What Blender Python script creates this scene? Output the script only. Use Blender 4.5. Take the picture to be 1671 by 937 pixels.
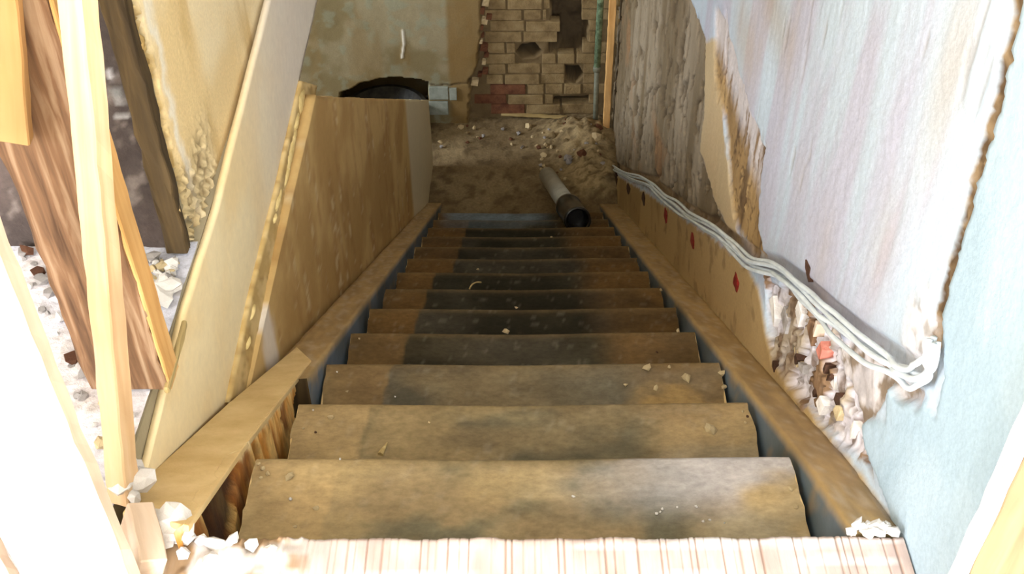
import bpy, bmesh, math, random
import numpy as np
from mathutils import Vector, Matrix

random.seed(7)
for _o in list(bpy.data.objects):
    bpy.data.objects.remove(_o)
scn = bpy.context.scene
COL = scn.collection

# ------------------------------------------------------------------ camera
FPX, IW, IH = 1850.0, 1671.0, 937.0
CAM = Vector((-0.0215, -0.89, 1.236))
PITCH = math.radians(41.8)          # below the horizon
ROLL = math.radians(0.25)
cd = bpy.data.cameras.new('camera')
cam = bpy.data.objects.new('camera', cd)
COL.objects.link(cam)
cd.sensor_fit = 'HORIZONTAL'
cd.sensor_width = 36.0
cd.lens = FPX / IW * 36.0
cd.clip_start = 0.01
CROT = Matrix.Rotation(math.pi / 2 - PITCH, 3, 'X') @ Matrix.Rotation(-ROLL, 3, 'Z')
cam.matrix_world = Matrix.Translation(CAM) @ CROT.to_4x4()
scn.camera = cam

# ------------------------------------------------------------------ world, light, exposure
w = bpy.data.worlds.new('daylight')
scn.world = w
w.use_nodes = True
wb = w.node_tree.nodes['Background']
wb.inputs[0].default_value = (0.80, 0.88, 1.0, 1)
wb.inputs[1].default_value = 0.6


def area_light(name, loc, target, sx, sy, power, color):
    ld = bpy.data.lights.new(name, 'AREA')
    ld.shape = 'RECTANGLE'
    ld.size, ld.size_y = sx, sy
    ld.energy = power
    ld.color = color
    o = bpy.data.objects.new(name, ld)
    COL.objects.link(o)
    o.location = loc
    o.rotation_euler = (Vector(target) - Vector(loc)).to_track_quat('-Z', 'Y').to_euler()
    return o


# daylight through the windows on the left; the back one is added fill
area_light('daylight_window_1', (-3.04, -1.85, 1.38), (0, -1.85, 1.38), 1.36, 1.30, 86, (0.97, 0.985, 1.0))
area_light('fill_light_back', (-0.08, -3.24, 1.45), (-0.08, 0, 1.45), 1.0, 1.2, 190, (0.95, 0.97, 1.0))
area_light('daylight_window_3', (-3.04, 3.85, -1.25), (0, 3.85, -1.25), 1.0, 1.0, 62, (0.90, 0.96, 1.0))

vs = scn.view_settings
vs.view_transform = 'Standard'
vs.look = 'None'
vs.gamma = 1.0
vs.use_curve_mapping = False
vs.exposure = 0.75


# ------------------------------------------------------------------ helpers
def ray(px, py):
    v = Vector(((px - IW / 2) / FPX, (IH / 2 - py) / FPX, -1.0))
    return CROT @ v


def onx(px, py, X):
    d = ray(px, py)
    t = (X - CAM.x) / d.x
    return CAM + d * t


def ony(px, py, Y):
    d = ray(px, py)
    return CAM + d * ((Y - CAM.y) / d.y)


def onz(px, py, Z):
    d = ray(px, py)
    return CAM + d * ((Z - CAM.z) / d.z)


G, R = 0.2733, 0.1728           # going and rise of a step
NSTEP = 14
ZL = -R * NSTEP                 # lower landing
SL = math.atan2(R, G)
SN = Vector((0, math.sin(SL), math.cos(SL)))


ZO = 0.012                      # the flight sits a little high against the top board


def onslope(px, py, h):
    d = ray(px, py)
    return CAM + d * ((h - (CAM - Vector((0, 0, ZO))).dot(SN)) / d.dot(SN))


def zn(y):
    return -y * R / G + ZO


def tz(k):
    return -R * k + ZO


def wallx(y):
    return 0.497 + 0.012 * y    # the right wall runs slightly out of parallel


def onw(px, py, off=0.0):
    x = 0.51
    for _ in range(10):
        p = onx(px, py, x); x = wallx(p.y) - off
    return onx(px, py, x)


def lin(c):
    c = c / 255.0
    return c / 12.92 if c <= 0.04045 else ((c + 0.055) / 1.055) ** 2.4


def rgb(r, g, b):
    return np.array([lin(r), lin(g), lin(b)])


def col4(r, g, b):
    return (lin(r), lin(g), lin(b), 1)


def _hash(xi, yi, seed):
    h = (xi * 374761393 + yi * 668265263 + seed * 974711) & 0xffffffff
    h = ((h ^ (h >> 13)) * 1274126177) & 0xffffffff
    h = ((h ^ (h >> 15)) * 1103515245) & 0xffffffff
    return ((h ^ (h >> 16)) & 0xffff) / 65535.0


def vn(x, y, seed=0):
    x = np.asarray(x, float); y = np.asarray(y, float)
    xi = np.floor(x).astype(np.int64); yi = np.floor(y).astype(np.int64)
    fx = x - xi; fy = y - yi
    fx = fx * fx * (3 - 2 * fx); fy = fy * fy * (3 - 2 * fy)
    a = _hash(xi, yi, seed); b = _hash(xi + 1, yi, seed)
    c = _hash(xi, yi + 1, seed); d = _hash(xi + 1, yi + 1, seed)
    return (a * (1 - fx) + b * fx) * (1 - fy) + (c * (1 - fx) + d * fx) * fy


def fbm(x, y, seed=0, octs=4):
    s = 0; a = 0.5; n = 0
    for i in range(octs):
        s = s + a * vn(x * 2 ** i, y * 2 ** i, seed + 17 * i); n += a; a *= 0.5
    return s / n


def worley(x, y, seed=0):
    xi = np.floor(x).astype(np.int64); yi = np.floor(y).astype(np.int64)
    f1 = np.full(x.shape, 9.0); f2 = np.full(x.shape, 9.0); idv = np.zeros(x.shape)
    for dx in (-1, 0, 1):
        for dy in (-1, 0, 1):
            cx = xi + dx; cy = yi + dy
            qx = cx + _hash(cx, cy, seed); qy = cy + _hash(cx, cy, seed + 5)
            d = np.hypot(qx - x, qy - y)
            i = _hash(cx, cy, seed + 9)
            new = d < f1
            f2 = np.where(new, f1, np.minimum(f2, d))
            idv = np.where(new, i, idv)
            f1 = np.where(new, d, f1)
    return f1, f2, idv


def ss(a, b, x):
    t = np.clip((x - a) / (b - a), 0, 1)
    return t * t * (3 - 2 * t)


def mix(a, b, t):
    a = np.asarray(a); b = np.asarray(b)
    if np.ndim(t):
        t = t[..., None]
    return a * (1 - t) + b * t


def poly_sd(x, y, P):
    """signed distance to a polygon, positive inside"""
    x = np.asarray(x, float); y = np.asarray(y, float)
    inside = np.zeros(x.shape, bool); dist = np.full(x.shape, 1e9)
    n = len(P)
    for i in range(n):
        x0, y0 = P[i]; x1, y1 = P[(i + 1) % n]
        dx, dy = x1 - x0, y1 - y0
        t = np.clip(((x - x0) * dx + (y - y0) * dy) / (dx * dx + dy * dy + 1e-12), 0, 1)
        dist = np.minimum(dist, np.hypot(x - x0 - t * dx, y - y0 - t * dy))
        c = ((y0 > y) != (y1 > y))
        if abs(dy) > 1e-12:
            inside ^= c & (x < (dx) * (y - y0) / dy + x0)
    return np.where(inside, dist, -dist)


def line_d(x, y, P):
    dist = np.full(np.shape(x), 1e9)
    for i in range(len(P) - 1):
        x0, y0 = P[i]; x1, y1 = P[i + 1]
        dx, dy = x1 - x0, y1 - y0
        t = np.clip(((x - x0) * dx + (y - y0) * dy) / (dx * dx + dy * dy + 1e-12), 0, 1)
        dist = np.minimum(dist, np.hypot(x - x0 - t * dx, y - y0 - t * dy))
    return dist


# ---- objects
def link(o, parent=None):
    COL.objects.link(o)
    if parent is not None:
        o.parent = parent
    return o


def tag(o, label, cat=None, group=None, kind=None):
    o['label'] = label
    if cat:
        o['category'] = cat
    if group:
        o['group'] = group
    if kind:
        o['kind'] = kind
    return o


def struct(o, label):
    o['kind'] = 'structure'
    o['label'] = label
    return o


def empty(name, loc, label, cat, group=None, parent=None):
    o = bpy.data.objects.new(name, None)
    o.empty_display_size = 0.05
    link(o, parent)
    o.location = loc
    return tag(o, label, cat, group)


def mesh_obj(name, verts, faces, mat, parent=None, colors=None, smooth=False, bevel=0.0, loc=None):
    """verts in world space; with a parent Empty the parent's location is taken off"""
    me = bpy.data.meshes.new(name)
    off = Vector((0, 0, 0))
    if parent is not None:
        off = parent.location
    if loc is not None:
        off = off + Vector(loc)
    verts = np.asarray(verts, float) - np.array(off)[None, :]
    me.from_pydata(verts.tolist(), [], [tuple(int(i) for i in f) for f in faces])
    if colors is not None:
        at = me.color_attributes.new('Col', 'FLOAT_COLOR', 'POINT')
        c = np.ones((len(verts), 4), np.float32)
        c[:, :3] = colors
        at.data.foreach_set('color', c.ravel())
    if bevel > 0:
        bm = bmesh.new(); bm.from_mesh(me)
        bmesh.ops.recalc_face_normals(bm, faces=bm.faces)
        bmesh.ops.bevel(bm, geom=list(bm.edges), offset=bevel, segments=2, profile=0.6, affect='EDGES')
        bm.to_mesh(me); bm.free()
    if smooth:
        me.polygons.foreach_set('use_smooth', [True] * len(me.polygons))
    me.update()
    if mat is not None:
        me.materials.append(mat)
    o = bpy.data.objects.new(name, me)
    if loc is not None:
        o.location = loc
    link(o, parent)
    return o


def fix_normals(o):
    bm = bmesh.new(); bm.from_mesh(o.data)
    bmesh.ops.recalc_face_normals(bm, faces=bm.faces)
    bm.to_mesh(o.data); bm.free()
    return o


BOXF = [(0, 3, 2, 1), (4, 5, 6, 7), (0, 1, 5, 4), (1, 2, 6, 5), (2, 3, 7, 6), (3, 0, 4, 7)]


def box_vf(x0, x1, y0, y1, z0, z1):
    v = [(x0, y0, z0), (x1, y0, z0), (x1, y1, z0), (x0, y1, z0),
         (x0, y0, z1), (x1, y0, z1), (x1, y1, z1), (x0, y1, z1)]
    return v, BOXF


def box(name, x0, x1, y0, y1, z0, z1, mat, parent=None, bevel=0.0):
    v, f = box_vf(x0, x1, y0, y1, z0, z1)
    return mesh_obj(name, v, f, mat, parent, bevel=bevel)


def boxes(name, lst, mat, parent=None):
    V = []; F = []
    for b in lst:
        v, f = box_vf(*b)
        n = len(V); V += v; F += [tuple(i + n for i in q) for q in f]
    return mesh_obj(name, V, F, mat, parent)


def prism(name, pts, off, mat, parent=None, bevel=0.0):
    """polygon pts pushed along off"""
    n = len(pts); off = Vector(off)
    V = [Vector(p) for p in pts] + [Vector(p) + off for p in pts]
    F = [tuple(range(n)), tuple(range(2 * n - 1, n - 1, -1))]
    for i in range(n):
        j = (i + 1) % n
        F.append((j, i, i + n, j + n))
    o = mesh_obj(name, V, F, mat, parent, bevel=bevel)
    return fix_normals(o)


def timber(name, a, b, face, width, thick, mat, parent=None, bevel=0.002, wear=0.0015, seed=0):
    """a board from a to b; 'face' is the normal of its wide face.  Local z runs along it."""
    a = Vector(a); b = Vector(b)
    z = (b - a).normalized()
    y = Vector(face); y = (y - z * y.dot(z)).normalized()
    x = y.cross(z)
    L = (b - a).length
    nz = max(4, int(L / 0.03)); nx = 4
    ring = []
    for i in range(nx + 1):
        ring.append((-width / 2 + width * i / nx, thick / 2))
    for i in range(nx + 1):
        ring.append((width / 2 - width * i / nx, -thick / 2))
    V = []; m = len(ring)
    rnd = random.Random(seed)
    for k in range(nz + 1):
        zz = L * k / nz
        for (u, v) in ring:
            edge = abs(abs(u) - width / 2) < 1e-6
            j = wear * (1.0 if edge else 0.5)
            V.append((u + rnd.uniform(-j, j), v + rnd.uniform(-j, j) * 0.6, zz))
    F = []
    for k in range(nz):
        for i in range(m):
            j = (i + 1) % m
            F.append((k * m + i, k * m + j, (k + 1) * m + j, (k + 1) * m + i))
    F.append(tuple(range(m - 1, -1, -1))); F.append(tuple(nz * m + i for i in range(m)))
    me = bpy.data.meshes.new(name)
    me.from_pydata(V, [], F)
    bm = bmesh.new(); bm.from_mesh(me)
    bmesh.ops.recalc_face_normals(bm, faces=bm.faces)
    if bevel:
        es = [e for e in bm.edges if len(e.link_faces) == 2 and e.calc_face_angle(0) > 1.0]
        bmesh.ops.bevel(bm, geom=es, offset=bevel, segments=1, affect='EDGES')
    bm.to_mesh(me); bm.free()
    me.materials.append(mat)
    o = bpy.data.objects.new(name, me)
    M = Matrix((x, y, z)).transposed().to_4x4()
    M.translation = a - (parent.location if parent is not None else Vector((0, 0, 0)))
    link(o, parent)
    o.matrix_basis = M
    return o


def tube_vf(pts, r, seg=8, cap=True):
    pts = [Vector(p) for p in pts]
    n = len(pts); V = []; F = []
    up = Vector((1, 0, 0))
    for i, p in enumerate(pts):
        d = (pts[min(i + 1, n - 1)] - pts[max(i - 1, 0)]).normalized()
        s = up.cross(d)
        if s.length < 1e-3:
            s = Vector((0, 1, 0)).cross(d)
        s.normalize(); u = d.cross(s)
        rr = r[i] if hasattr(r, '__len__') else r
        for k in range(seg):
            a = 2 * math.pi * k / seg
            V.append(p + s * math.cos(a) * rr + u * math.sin(a) * rr)
    for i in range(n - 1):
        for k in range(seg):
            l = (k + 1) % seg
            F.append((i * seg + k, i * seg + l, (i + 1) * seg + l, (i + 1) * seg + k))
    if cap:
        F.append(tuple(range(seg - 1, -1, -1))); F.append(tuple((n - 1) * seg + k for k in range(seg)))
    return V, F


def lathe_vf(a, axis, prof, seg=28):
    """prof: list of (distance along axis, radius)"""
    a = Vector(a); z = Vector(axis).normalized()
    x = z.orthogonal().normalized(); y = z.cross(x)
    V = []; F = []
    for (s, r) in prof:
        for k in range(seg):
            t = 2 * math.pi * k / seg
            V.append(a + z * s + (x * math.cos(t) + y * math.sin(t)) * r)
    for i in range(len(prof) - 1):
        for k in range(seg):
            l = (k + 1) % seg
            F.append((i * seg + k, i * seg + l, (i + 1) * seg + l, (i + 1) * seg + k))
    return V, F


def grid_faces(nu, nv, flip=False):
    i = np.arange(nu - 1)[:, None]; j = np.arange(nv - 1)[None, :]
    a = i * nv + j
    q = np.stack([a, a + nv, a + nv + 1, a + 1], -1).reshape(-1, 4)
    return q[:, ::-1] if flip else q


def grid_obj(name, P, C, mat, parent=None, flip=False, smooth=True):
    nu, nv = P.shape[:2]
    me = bpy.data.meshes.new(name)
    off = np.array(parent.location) if parent is not None else np.zeros(3)
    V = P.reshape(-1, 3) - off
    Fq = grid_faces(nu, nv, flip)
    me.vertices.add(len(V)); me.vertices.foreach_set('co', V.astype(np.float32).ravel())
    me.loops.add(Fq.size); me.loops.foreach_set('vertex_index', Fq.astype(np.int32).ravel())
    me.polygons.add(len(Fq))
    me.polygons.foreach_set('loop_start', np.arange(0, Fq.size, 4, dtype=np.int32))
    me.update(calc_edges=True)
    at = me.color_attributes.new('Col', 'FLOAT_COLOR', 'POINT')
    c = np.ones((len(V), 4), np.float32); c[:, :3] = np.clip(C.reshape(-1, 3), 0.003, 0.95)
    at.data.foreach_set('color', c.ravel())
    if smooth:
        me.polygons.foreach_set('use_smooth', np.ones(len(Fq), bool))
    me.materials.append(mat)
    o = bpy.data.objects.new(name, me)
    return link(o, parent)


# ------------------------------------------------------------------ materials
def new_mat(name):
    m = bpy.data.materials.new(name); m.use_nodes = True
    nt = m.node_tree
    b = nt.nodes['Principled BSDF']
    return m, nt, b


def nd(nt, typ, **kw):
    n = nt.nodes.new(typ)
    for k, v in kw.items():
        setattr(n, k, v)
    return n


def ramp(nt, stops):
    r = nt.nodes.new('ShaderNodeValToRGB')
    cr = r.color_ramp
    while len(cr.elements) < len(stops):
        cr.elements.new(0.5)
    for e, (p, c) in zip(cr.elements, stops):
        e.position = p; e.color = c
    return r


def vcol_mat(name, rough=0.9, bump=0.4, scale=90.0, var=0.25, stretch=(1, 1, 1), spec=0.3):
    """painted / weathered colour held by the surface itself, plus fine grain and relief"""
    m, nt, b = new_mat(name)
    at = nd(nt, 'ShaderNodeVertexColor'); at.layer_name = 'Col'
    tc = nd(nt, 'ShaderNodeTexCoord')
    mp = nd(nt, 'ShaderNodeMapping'); mp.inputs['Scale'].default_value = stretch
    nt.links.new(tc.outputs['Object'], mp.inputs[0])
    n1 = nd(nt, 'ShaderNodeTexNoise'); n1.inputs['Scale'].default_value = scale
    n1.inputs['Detail'].default_value = 6; n1.inputs['Roughness'].default_value = 0.65
    nt.links.new(mp.outputs[0], n1.inputs[0])
    r = ramp(nt, [(0.25, (1 - var,) * 3 + (1,)), (0.75, (1 + var * 0.6,) * 3 + (1,))])
    nt.links.new(n1.outputs[0], r.inputs[0])
    mx = nd(nt, 'ShaderNodeMix', data_type='RGBA', blend_type='MULTIPLY'); mx.inputs[0].default_value = 1.0
    nt.links.new(at.outputs[0], mx.inputs[6]); nt.links.new(r.outputs[0], mx.inputs[7])
    nt.links.new(mx.outputs[2], b.inputs['Base Color'])
    bp = nd(nt, 'ShaderNodeBump'); bp.inputs['Strength'].default_value = bump; bp.inputs['Distance'].default_value = 0.004
    nt.links.new(n1.outputs[0], bp.inputs['Height']); nt.links.new(bp.outputs[0], b.inputs['Normal'])
    b.inputs['Roughness'].default_value = rough
    b.inputs['Specular IOR Level'].default_value = spec
    return m


def noise_mat(name, stops, scale=6.0, detail=6, rough=0.85, bump=0.3, stretch=(1, 1, 1), fine=120.0, spec=0.3, metallic=0.0):
    m, nt, b = new_mat(name)
    tc = nd(nt, 'ShaderNodeTexCoord')
    mp = nd(nt, 'ShaderNodeMapping'); mp.inputs['Scale'].default_value = stretch
    nt.links.new(tc.outputs['Object'], mp.inputs[0])
    n1 = nd(nt, 'ShaderNodeTexNoise'); n1.inputs['Scale'].default_value = scale
    n1.inputs['Detail'].default_value = detail; n1.inputs['Roughness'].default_value = 0.6
    nt.links.new(mp.outputs[0], n1.inputs[0])
    r = ramp(nt, stops)
    nt.links.new(n1.outputs[0], r.inputs[0])
    nt.links.new(r.outputs[0], b.inputs['Base Color'])
    n2 = nd(nt, 'ShaderNodeTexNoise'); n2.inputs['Scale'].default_value = fine; n2.inputs['Detail'].default_value = 4
    nt.links.new(mp.outputs[0], n2.inputs[0])
    ad = nd(nt, 'ShaderNodeMath', operation='ADD')
    nt.links.new(n1.outputs[0], ad.inputs[0]); nt.links.new(n2.outputs[0], ad.inputs[1])
    bp = nd(nt, 'ShaderNodeBump'); bp.inputs['Strength'].default_value = bump; bp.inputs['Distance'].default_value = 0.004
    nt.links.new(ad.outputs[0], bp.inputs['Height']); nt.links.new(bp.outputs[0], b.inputs['Normal'])
    b.inputs['Roughness'].default_value = rough
    b.inputs['Specular IOR Level'].default_value = spec
    b.inputs['Metallic'].default_value = metallic
    return m


def wood_mat(name, c0, c1, c2, scale=9.0, rough=0.75, bump=0.25, knots=True):
    """grain along local z"""
    m, nt, b = new_mat(name)
    tc = nd(nt, 'ShaderNodeTexCoord')
    mp = nd(nt, 'ShaderNodeMapping'); mp.inputs['Scale'].default_value = (1, 1, 0.07)
    nt.links.new(tc.outputs['Object'], mp.inputs[0])
    n1 = nd(nt, 'ShaderNodeTexNoise'); n1.inputs['Scale'].default_value = scale * 5
    n1.inputs['Detail'].default_value = 7; n1.inputs['Distortion'].default_value = 0.6
    nt.links.new(mp.outputs[0], n1.inputs[0])
    n3 = nd(nt, 'ShaderNodeTexNoise'); n3.inputs['Scale'].default_value = 5.0; n3.inputs['Detail'].default_value = 3
    nt.links.new(tc.outputs['Object'], n3.inputs[0])
    r = ramp(nt, [(0.3, c0), (0.5, c1), (0.7, c2)])
    nt.links.new(n1.outputs[0], r.inputs[0])
    r2 = ramp(nt, [(0.3, (0.8, 0.8, 0.8, 1)), (0.7, (1.08, 1.08, 1.08, 1))])
    nt.links.new(n3.outputs[0], r2.inputs[0])
    mx = nd(nt, 'ShaderNodeMix', data_type='RGBA', blend_type='MULTIPLY'); mx.inputs[0].default_value = 1.0
    nt.links.new(r.outputs[0], mx.inputs[6]); nt.links.new(r2.outputs[0], mx.inputs[7])
    nt.links.new(mx.outputs[2], b.inputs['Base Color'])
    bp = nd(nt, 'ShaderNodeBump'); bp.inputs['Strength'].default_value = bump; bp.inputs['Distance'].default_value = 0.002
    nt.links.new(n1.outputs[0], bp.inputs['Height']); nt.links.new(bp.outputs[0], b.inputs['Normal'])
    b.inputs['Roughness'].default_value = rough
    b.inputs['Specular IOR Level'].default_value = 0.3
    return m


M = {}
M['plaster_v'] = vcol_mat('weathered_plaster', 0.92, 0.22, 140.0, 0.14)
M['tread_v'] = vcol_mat('dusty_painted_wood', 0.8, 0.3, 60.0, 0.3, (1, 1.6, 1), 0.12)
M['rot_v'] = vcol_mat('rotten_wood', 0.9, 0.8, 60.0, 0.35, (1, 2.0, 0.4))
M['board_v'] = vcol_mat('scored_board', 0.8, 0.3, 60.0, 0.12, (2, 0.2, 1))
M['floor_v'] = vcol_mat('dirt_floor', 0.95, 0.9, 70.0, 0.35)
M['panel_v'] = vcol_mat('plasterboard_paper', 0.85, 0.12, 50.0, 0.08)
M['white_wall'] = noise_mat('plain_white_plaster', [(0.3, col4(226, 222, 212)), (0.7, col4(240, 238, 230))], 3.0)
M['dull_wall'] = noise_mat('plain_dull_plaster', [(0.3, col4(150, 138, 112)), (0.7, col4(176, 164, 136))], 3.0)
M['wood_new'] = wood_mat('fresh_softwood', col4(222, 178, 116), col4(236, 196, 134), col4(244, 210, 152))
M['wood_pale'] = wood_mat('pale_planed_softwood', col4(196, 170, 146), col4(208, 184, 162), col4(218, 198, 178))
M['wood_orange'] = wood_mat('orange_softwood', col4(206, 152, 88), col4(220, 170, 106), col4(232, 186, 124))
M['wood_brown'] = wood_mat('weathered_brown_timber', col4(84, 60, 42), col4(130, 97, 70), col4(172, 144, 116), 15.0, 0.85, 0.6)
M['wood_amber'] = wood_mat('amber_softwood', col4(168, 126, 74), col4(180, 138, 86), col4(190, 150, 100))
M['wood_jamb'] = wood_mat('dull_softwood', col4(142, 112, 84), col4(154, 124, 94), col4(164, 134, 104))
M['wood_post'] = wood_mat('yellow_softwood', col4(196, 158, 116), col4(208, 174, 134), col4(216, 186, 150))
M['wood_dark'] = wood_mat('dark_old_stud', col4(52, 40, 24), col4(76, 60, 36), col4(100, 80, 50), 8.0, 0.9, 0.6)
M['wood_stick'] = wood_mat('dry_stick', col4(140, 118, 74), col4(172, 148, 98), col4(196, 176, 128))
M['ledge'] = noise_mat('dusty_ledge_wood', [(0.3, col4(198, 166, 112)), (0.7, col4(222, 194, 142))], 14.0, 6, 0.9, 0.25)
M['stringer'] = None
M['white_lump'] = noise_mat('white_plaster_lump', [(0.3, col4(214, 206, 200)), (0.7, col4(246, 242, 238))], 40.0, 5, 0.95, 0.6)
M['tan_lump'] = noise_mat('tan_mortar_lump', [(0.3, col4(182, 158, 116)), (0.7, col4(222, 202, 162))], 40.0, 5, 0.95, 0.6)
M['grey_lump'] = noise_mat('grey_rubble', [(0.3, col4(126, 118, 112)), (0.7, col4(186, 180, 178))], 40.0, 5, 0.95, 0.6)
M['brick'] = noise_mat('limewashed_brick', [(0.25, col4(104, 84, 56)), (0.5, col4(140, 118, 82)), (0.8, col4(164, 144, 106))], 14.0, 6, 0.95, 0.8)
M['brick_red'] = noise_mat('red_brown_brick', [(0.3, col4(84, 50, 34)), (0.7, col4(128, 84, 58))], 20.0, 6, 0.95, 0.8)
M['red_chip'] = noise_mat('dark_red_chip', [(0.3, col4(104, 20, 16)), (0.7, col4(158, 44, 34))], 60.0, 4, 0.7, 0.3)
M['dark_chip'] = noise_mat('dark_brown_chip', [(0.3, col4(52, 36, 26)), (0.7, col4(84, 54, 38))], 60.0, 4, 0.8, 0.3)
M['pink_brick'] = noise_mat('salmon_brick', [(0.3, col4(186, 104, 86)), (0.7, col4(212, 140, 122))], 60.0, 4, 0.9, 0.4)
M['tile'] = noise_mat('pale_grey_block', [(0.3, col4(120, 126, 116)), (0.7, col4(152, 156, 146))], 20.0, 5, 0.8, 0.4)
M['cable'] = noise_mat('light_grey_cable', [(0.3, col4(198, 206, 212)), (0.7, col4(222, 230, 236))], 20.0, 2, 0.5, 0.05)
M['rubber'] = noise_mat('black_rubber', [(0.3, col4(14, 13, 12)), (0.7, col4(30, 27, 24))], 30.0, 4, 0.28, 0.1, spec=0.6)
M['tub'] = noise_mat('scuffed_black_plastic', [(0.3, col4(24, 22, 20)), (0.7, col4(66, 62, 54))], 24.0, 5, 0.5, 0.2)
M['steel'] = noise_mat('grey_plastic_pipe', [(0.3, col4(150, 152, 148)), (0.7, col4(186, 188, 184))], 18.0, 4, 0.3, 0.1, spec=0.6)
M['copper'] = noise_mat('green_patina', [(0.35, col4(70, 84, 62)), (0.5, col4(104, 124, 96)), (0.7, col4(140, 164, 132))], 40.0, 5, 0.6, 0.3)
M['grey_pipe'] = noise_mat('grey_painted_pipe', [(0.3, col4(96, 98, 84)), (0.7, col4(128, 130, 112))], 30.0, 4, 0.6, 0.2)
M['glue'] = noise_mat('yellowed_plaster_dab', [(0.3, col4(206, 178, 112)), (0.7, col4(230, 206, 146))], 30.0, 4, 0.8, 0.3)

# ------------------------------------------------------------------ the setting
# upper floor: the boards the camera's room stands on, with the stairwell left open
XL, XR = -0.562, 0.56
WALLX = 0.556


def zone_floor(name, x0, x1, y0, y1, z, step, seed, c_a, c_b, c_c, amp, mat):
    nx = int((x1 - x0) / step) + 1; ny = int((y1 - y0) / step) + 1
    X, Y = np.meshgrid(np.linspace(x0, x1, nx), np.linspace(y0, y1, ny), indexing='ij')
    n = fbm(X * 6, Y * 6, seed); n2 = fbm(X * 30, Y * 30, seed + 3)
    H = amp * (n2 - 0.5) + amp * 1.4 * (n - 0.5)
    C = mix(c_a, c_b, ss(0.35, 0.65, n))
    C = mix(C, c_c, ss(0.58, 0.75, n2) * 0.7)
    P = np.stack([X, Y, z + H], -1)
    return grid_obj(name, P, C, mat)


up = boxes('floor', [(-3.1, XL, -0.02, 4.75, -0.25, -0.012), (-3.1, WALLX + 0.2, -3.3, -0.02, -0.25, -0.012)], M['dull_wall'])
struct(up, 'bare dusty upper floor around the head of the stairs')
ft = zone_floor('floor_screed', -1.6, XL, -0.4, 0.62, -0.004, 0.008, 11, rgb(196, 196, 208), rgb(214, 206, 208), rgb(164, 152, 140), 0.006, M['floor_v'])
ft.parent = up
ft2 = zone_floor('floor_screed', -0.6, WALLX, -1.2, -0.02, -0.02, 0.03, 12, rgb(196, 190, 190), rgb(210, 200, 196), rgb(160, 150, 140), 0.004, M['floor_v'])
ft2.parent = up

# lower landing and lower room floor
X, Y = np.meshgrid(np.linspace(-3.1, 0.7, 260), np.linspace(0.2, 5.0, 300), indexing='ij')
n = fbm(X * 5, Y * 5, 31); n2 = fbm(X * 22, Y * 22, 35); n3 = fbm(X * 60, Y * 60, 37, 2)
heap = np.exp(-(((X - 0.42) / 0.14) ** 2 + ((Y - 4.15) / 0.34) ** 2)) * 0.075 + np.exp(-(((X - 0.34) / 0.2) ** 2 + ((Y - 4.52) / 0.16) ** 2)) * 0.05
heap = heap * ss(3.83, 3.95, Y)
H = 0.012 * (n2 - 0.5) + heap * (0.6 + 0.8 * n2) + 0.008 * (n3 - .5) * (1 + 20 * heap)
C = mix(rgb(118, 99, 70), rgb(138, 119, 88), ss(0.35, 0.65, n))
C = mix(C, rgb(84, 68, 44), ss(0.56, 0.72, n2) * 0.7)
C = mix(C, rgb(178, 156, 116), np.clip(heap * 16, 0, 0.8) * ss(0.35, 0.6, n3))
fl = grid_obj('floor_lower', np.stack([X, Y, ZL + H], -1), C, M['floor_v'])
struct(fl, 'dusty earth brown landing at the foot of the stairs')

# ceiling and the walls behind the camera
cl = boxes('ceiling', [(-3.1, 0.75, -3.3, 4.9, 2.4, 2.5)], M['white_wall'])
struct(cl, 'plain ceiling over the stairwell')
wl = boxes('wall_left', [(-3.2, -3.1, -3.3, -2.55, -0.2, 2.45), (-3.2, -3.1, -1.15, 4.8, -0.25, 2.45),
                         (-3.2, -3.1, -2.55, -1.15, -0.2, 0.70), (-3.2, -3.1, -2.55, -1.15, 2.05, 2.45)], M['white_wall'])
struct(wl, 'plain plastered wall of the upper room with a window')
wb_ = boxes('wall_back', [(-3.2, -0.60, -3.4, -3.3, -0.2, 2.45), (0.44, 0.75, -3.4, -3.3, -0.2, 2.45),
                          (-0.60, 0.44, -3.4, -3.3, -0.2, 0.83), (-0.60, 0.44, -3.4, -3.3, 2.07, 2.45)], M['white_wall'])
struct(wb_, 'plain plastered wall behind the head of the stairs')
wll = boxes('wall_lower', [(-3.2, -3.1, 0.2, 3.30, ZL - .05, -0.25), (-3.2, -3.1, 4.40, 5.0, ZL - .05, -0.25),
                           (-3.2, -3.1, 3.30, 4.40, ZL - .05, -1.80), (-3.2, -3.1, 3.30, 4.40, -0.70, -0.25),
                           (-3.1, 0.56, 0.1, 0.2, ZL - .05, -0.25)], M['dull_wall'])
struct(wll, 'plain walls of the lower room left of the stairs')


def window(name, c, ax, w_, h_, label):
    """frame with one mullion and transom, in a wall whose normal is x (ax=0) or y (ax=1)"""
    t = 0.045; L = []
    def add(u0, u1, v0, v1, d=0.03):
        if ax == 0:
            L.append((c[0] - d, c[0] + d, c[1] + u0, c[1] + u1, c[2] + v0, c[2] + v1))
        else:
            L.append((c[0] + u0, c[0] + u1, c[1] - d, c[1] + d, c[2] + v0, c[2] + v1))
    W2, H2 = w_ / 2, h_ / 2
    add(-W2, -W2 + t, -H2, H2); add(W2 - t, W2, -H2, H2); add(-W2 + t, W2 - t, -H2, -H2 + t); add(-W2 + t, W2 - t, H2 - t, H2)
    add(-0.02, 0.02, -H2 + t, H2 - t, 0.02)
    o = boxes(name, L, M['wood_pale'])
    return struct(o, label)


window('window_1', (-3.15, -1.85, 1.375), 0, 1.4, 1.35, 'timber window of the upper room')
window('window_fill', (-0.08, -3.35, 1.45), 1, 1.04, 1.24, 'added fill light window behind the head of the stairs')  # unseen window, added to brighten the left-hand surfaces
window('window_3', (-3.15, 3.85, -1.25), 0, 1.1, 1.1, 'timber window of the lower room')

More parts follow.
